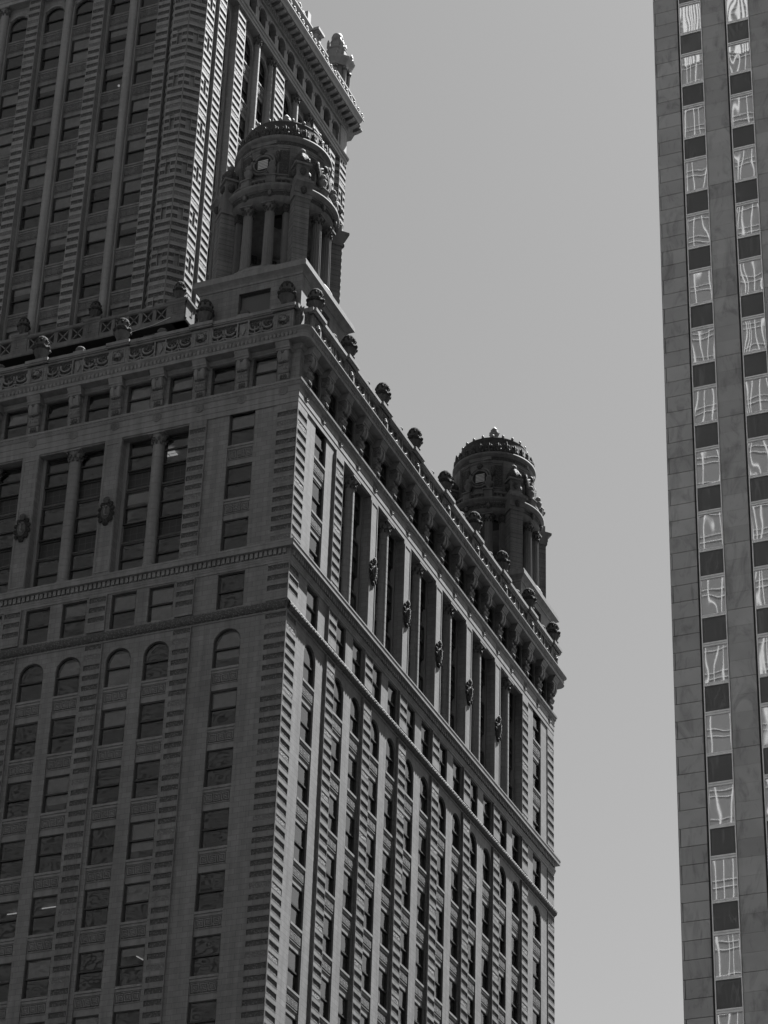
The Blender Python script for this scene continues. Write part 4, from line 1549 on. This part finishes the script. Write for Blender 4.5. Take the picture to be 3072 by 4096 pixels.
near = cupola(-3.72, 3.72, 'near domed stone turret with open columns, at the block corner before the tower')
far = copy_tree(near)
far.location = (-3.72, 42.0, 0)
far['label'] = 'far domed stone turret standing clear against the sky beyond the sunlit balustrade'

# ================================================================== the marble tower across the street
MX = 21.93
mt = thing('marble_tower', 'smooth marble clad office tower with stacked square windows, at the right edge', 'building')
FM = Fr((MX, 0), (1, 0), (0, -1))
zb, PT = 51.44 - 3.94 * 4, 3.94
NF = 30
ZT = zb + PT * NF
cols = [1.48 + 2.85 * i for i in range(6)]
CWD = 1.46
mw = 17.9
m = MB().mat('marble')
rn = random.Random(11)
G = .016                                    # joint half width
def slab(u0, u1, z0, z1, strong=True):
    m.ct = rn.random()
    m.mat('marble')
    m.box(FM, u0 + G, u1 - G, -.06, 0, z0 + (G if strong else .004), z1 - (G if strong else .004), back=False)
c4 = PT / 4
for f in range(NF):
    for k in range(4):
        z = zb + f * PT + k * c4 + .18
        if k % 2:
            slab(0, .13, z, z + c4); slab(.13, cols[0], z, z + c4)
        else:
            slab(0, cols[0], z, z + c4)
    for i in range(6):
        u0, u1 = cols[i] + CWD, (cols[i + 1] if i < 5 else mw)
        z = zb + f * PT + .18
        for k in range(4):
            slab(u0, u1, z + k * c4 + (0 if k else .02), z + (k + 1) * c4, False)
m.mat('gap')
m.box(FM, .01, mw, -.4, -.055, 0, ZT + .2)
m.mat('marble'); m.ct = .5
m.box(FM, 0, mw, -40, -.4, 0, ZT + .2)
part('wall', m, mt)
m = MB().mat('slate_and_shade'); m.box(FM, .3, mw - .3, -39, -1, ZT + .2, ZT + 3.0); part('roof_plant', m, mt)
# one window unit: bright aluminium frame, coated pane, dark spandrel glass below
fr_ = MB().mat('gap'); fr_.box(LOC, 0, .10, -.06, .004, 0, PT)
fr_.mat('alu')
for a in ((.10, .155, -.05, .05, 0, PT), (1.405, CWD, -.05, .05, 0, PT), (.155, 1.405, -.05, .07, -.045, .045), (.155, 1.405, -.05, .05, 1.50, 1.62), (.155, 1.405, -.05, .06, 1.62, 1.68), (.155, 1.405, -.05, .06, PT - .17, PT - .10), (.155, 1.405, -.05, .04, PT - .10, PT - .045)):
    fr_.box(LOC, *a)
fr_me = fr_.mesh('window')
g1 = MB().mat('coated'); g1.face([LOC.P(.155, .0, 1.68), LOC.P(1.405, .0, 1.68), LOC.P(1.405, .0, PT - .17), LOC.P(.155, .0, PT - .17)])
g2 = MB().mat('coated_dark'); g2.face([LOC.P(.155, -.01, .045), LOC.P(1.405, -.01, .045), LOC.P(1.405, -.01, 1.50), LOC.P(.155, -.01, 1.50)])
g1m, g2m = g1.mesh('pane'), g2.mesh('spandrel_panel')
rest = MB()
for i, u in enumerate(cols):
    for f in range(NF):
        p = FM.P(u, 0, zb + f * PT - 1.56)
        x, y, zc = cam_px(FM.P(u + .7, 0, p[2] + 2))
        if i < 3 and -120 < y < 4250 and f > 0:
            o = link('window', fr_me, mt, p)
            link('pane', g1m, o); link('spandrel_panel', g2m, o)
        else:
            for q in (fr_, g1, g2):
                xf(q, rest, p, 0)
o = part('distant_windows', rest, mt); o['kind'] = 'stuff'

# ================================================================== the dark tower behind the camera that the coated panes mirror
ct = thing('curtain_wall_tower', 'dark glass tower with pale upright mullions, seen mirrored in the marble tower panes', 'building', (0, 0, 0))
FC = Fr((34, -165), (-1, 0), (0, 1))
m = MB().mat('curtain')
m.box(FC, 0, 80, -30, 0, 0, 330)
part('glass_wall', m, ct)
m = MB().mat('mullion')
u = 0
k = 0
while u < 80:
    wd = .10
    m.box(FC, u, u + wd, 0, .22, 6, 330, back=False)
    u += 1.15 if k % 11 < 5 else .48
    k += 1
part('mullion', m, ct)
m = MB().mat('mullion')
z = 8
while z < 330:
    m.box(FC, 0, 80, 0, .12, z, z + .07, back=False); m.box(FC, 0, 80, 0, .12, z + .85, z + .91, back=False)
    z += 3.9
part('floor_band', m, ct)
m = MB().mat('mullion')                   # pale bars added at the top to brighten what the upper panes mirror
u = .3
while u < 80:
    m.box(FC, u, u + .26, .05, .30, 258, 326, back=False); u += .52
part('added_crown_bars', m, ct)

for nm, x0, x1, yy, zt, lb in (('sky_blocking_tower', -60, -140, -170, 300, 'broad dark tower added out of view across the river to cut sky light on the shaded face'),
                               ('sky_blocking_tower', 130, 48, -150, 280, 'dark tower added out of view behind the camera, beside the mullioned one, to cut sky light')):
    FD = Fr((x1 if x1 > x0 else x0, yy), (-1, 0), (0, 1))  # unseen towers added to block sky light from the shaded face
    dt = thing(nm, lb, 'building')
    m = MB().mat('curtain')
    m.box(FD, 0, abs(x1 - x0), -35, 0, 0, zt)
    part('glass_wall', m, dt)
    m = MB().mat('frame')
    z = 4
    while z < zt:
        m.box(FD, 0, abs(x1 - x0), 0, .15, z, z + 1.1, back=False); z += 3.9
    part('floor_band', m, dt)
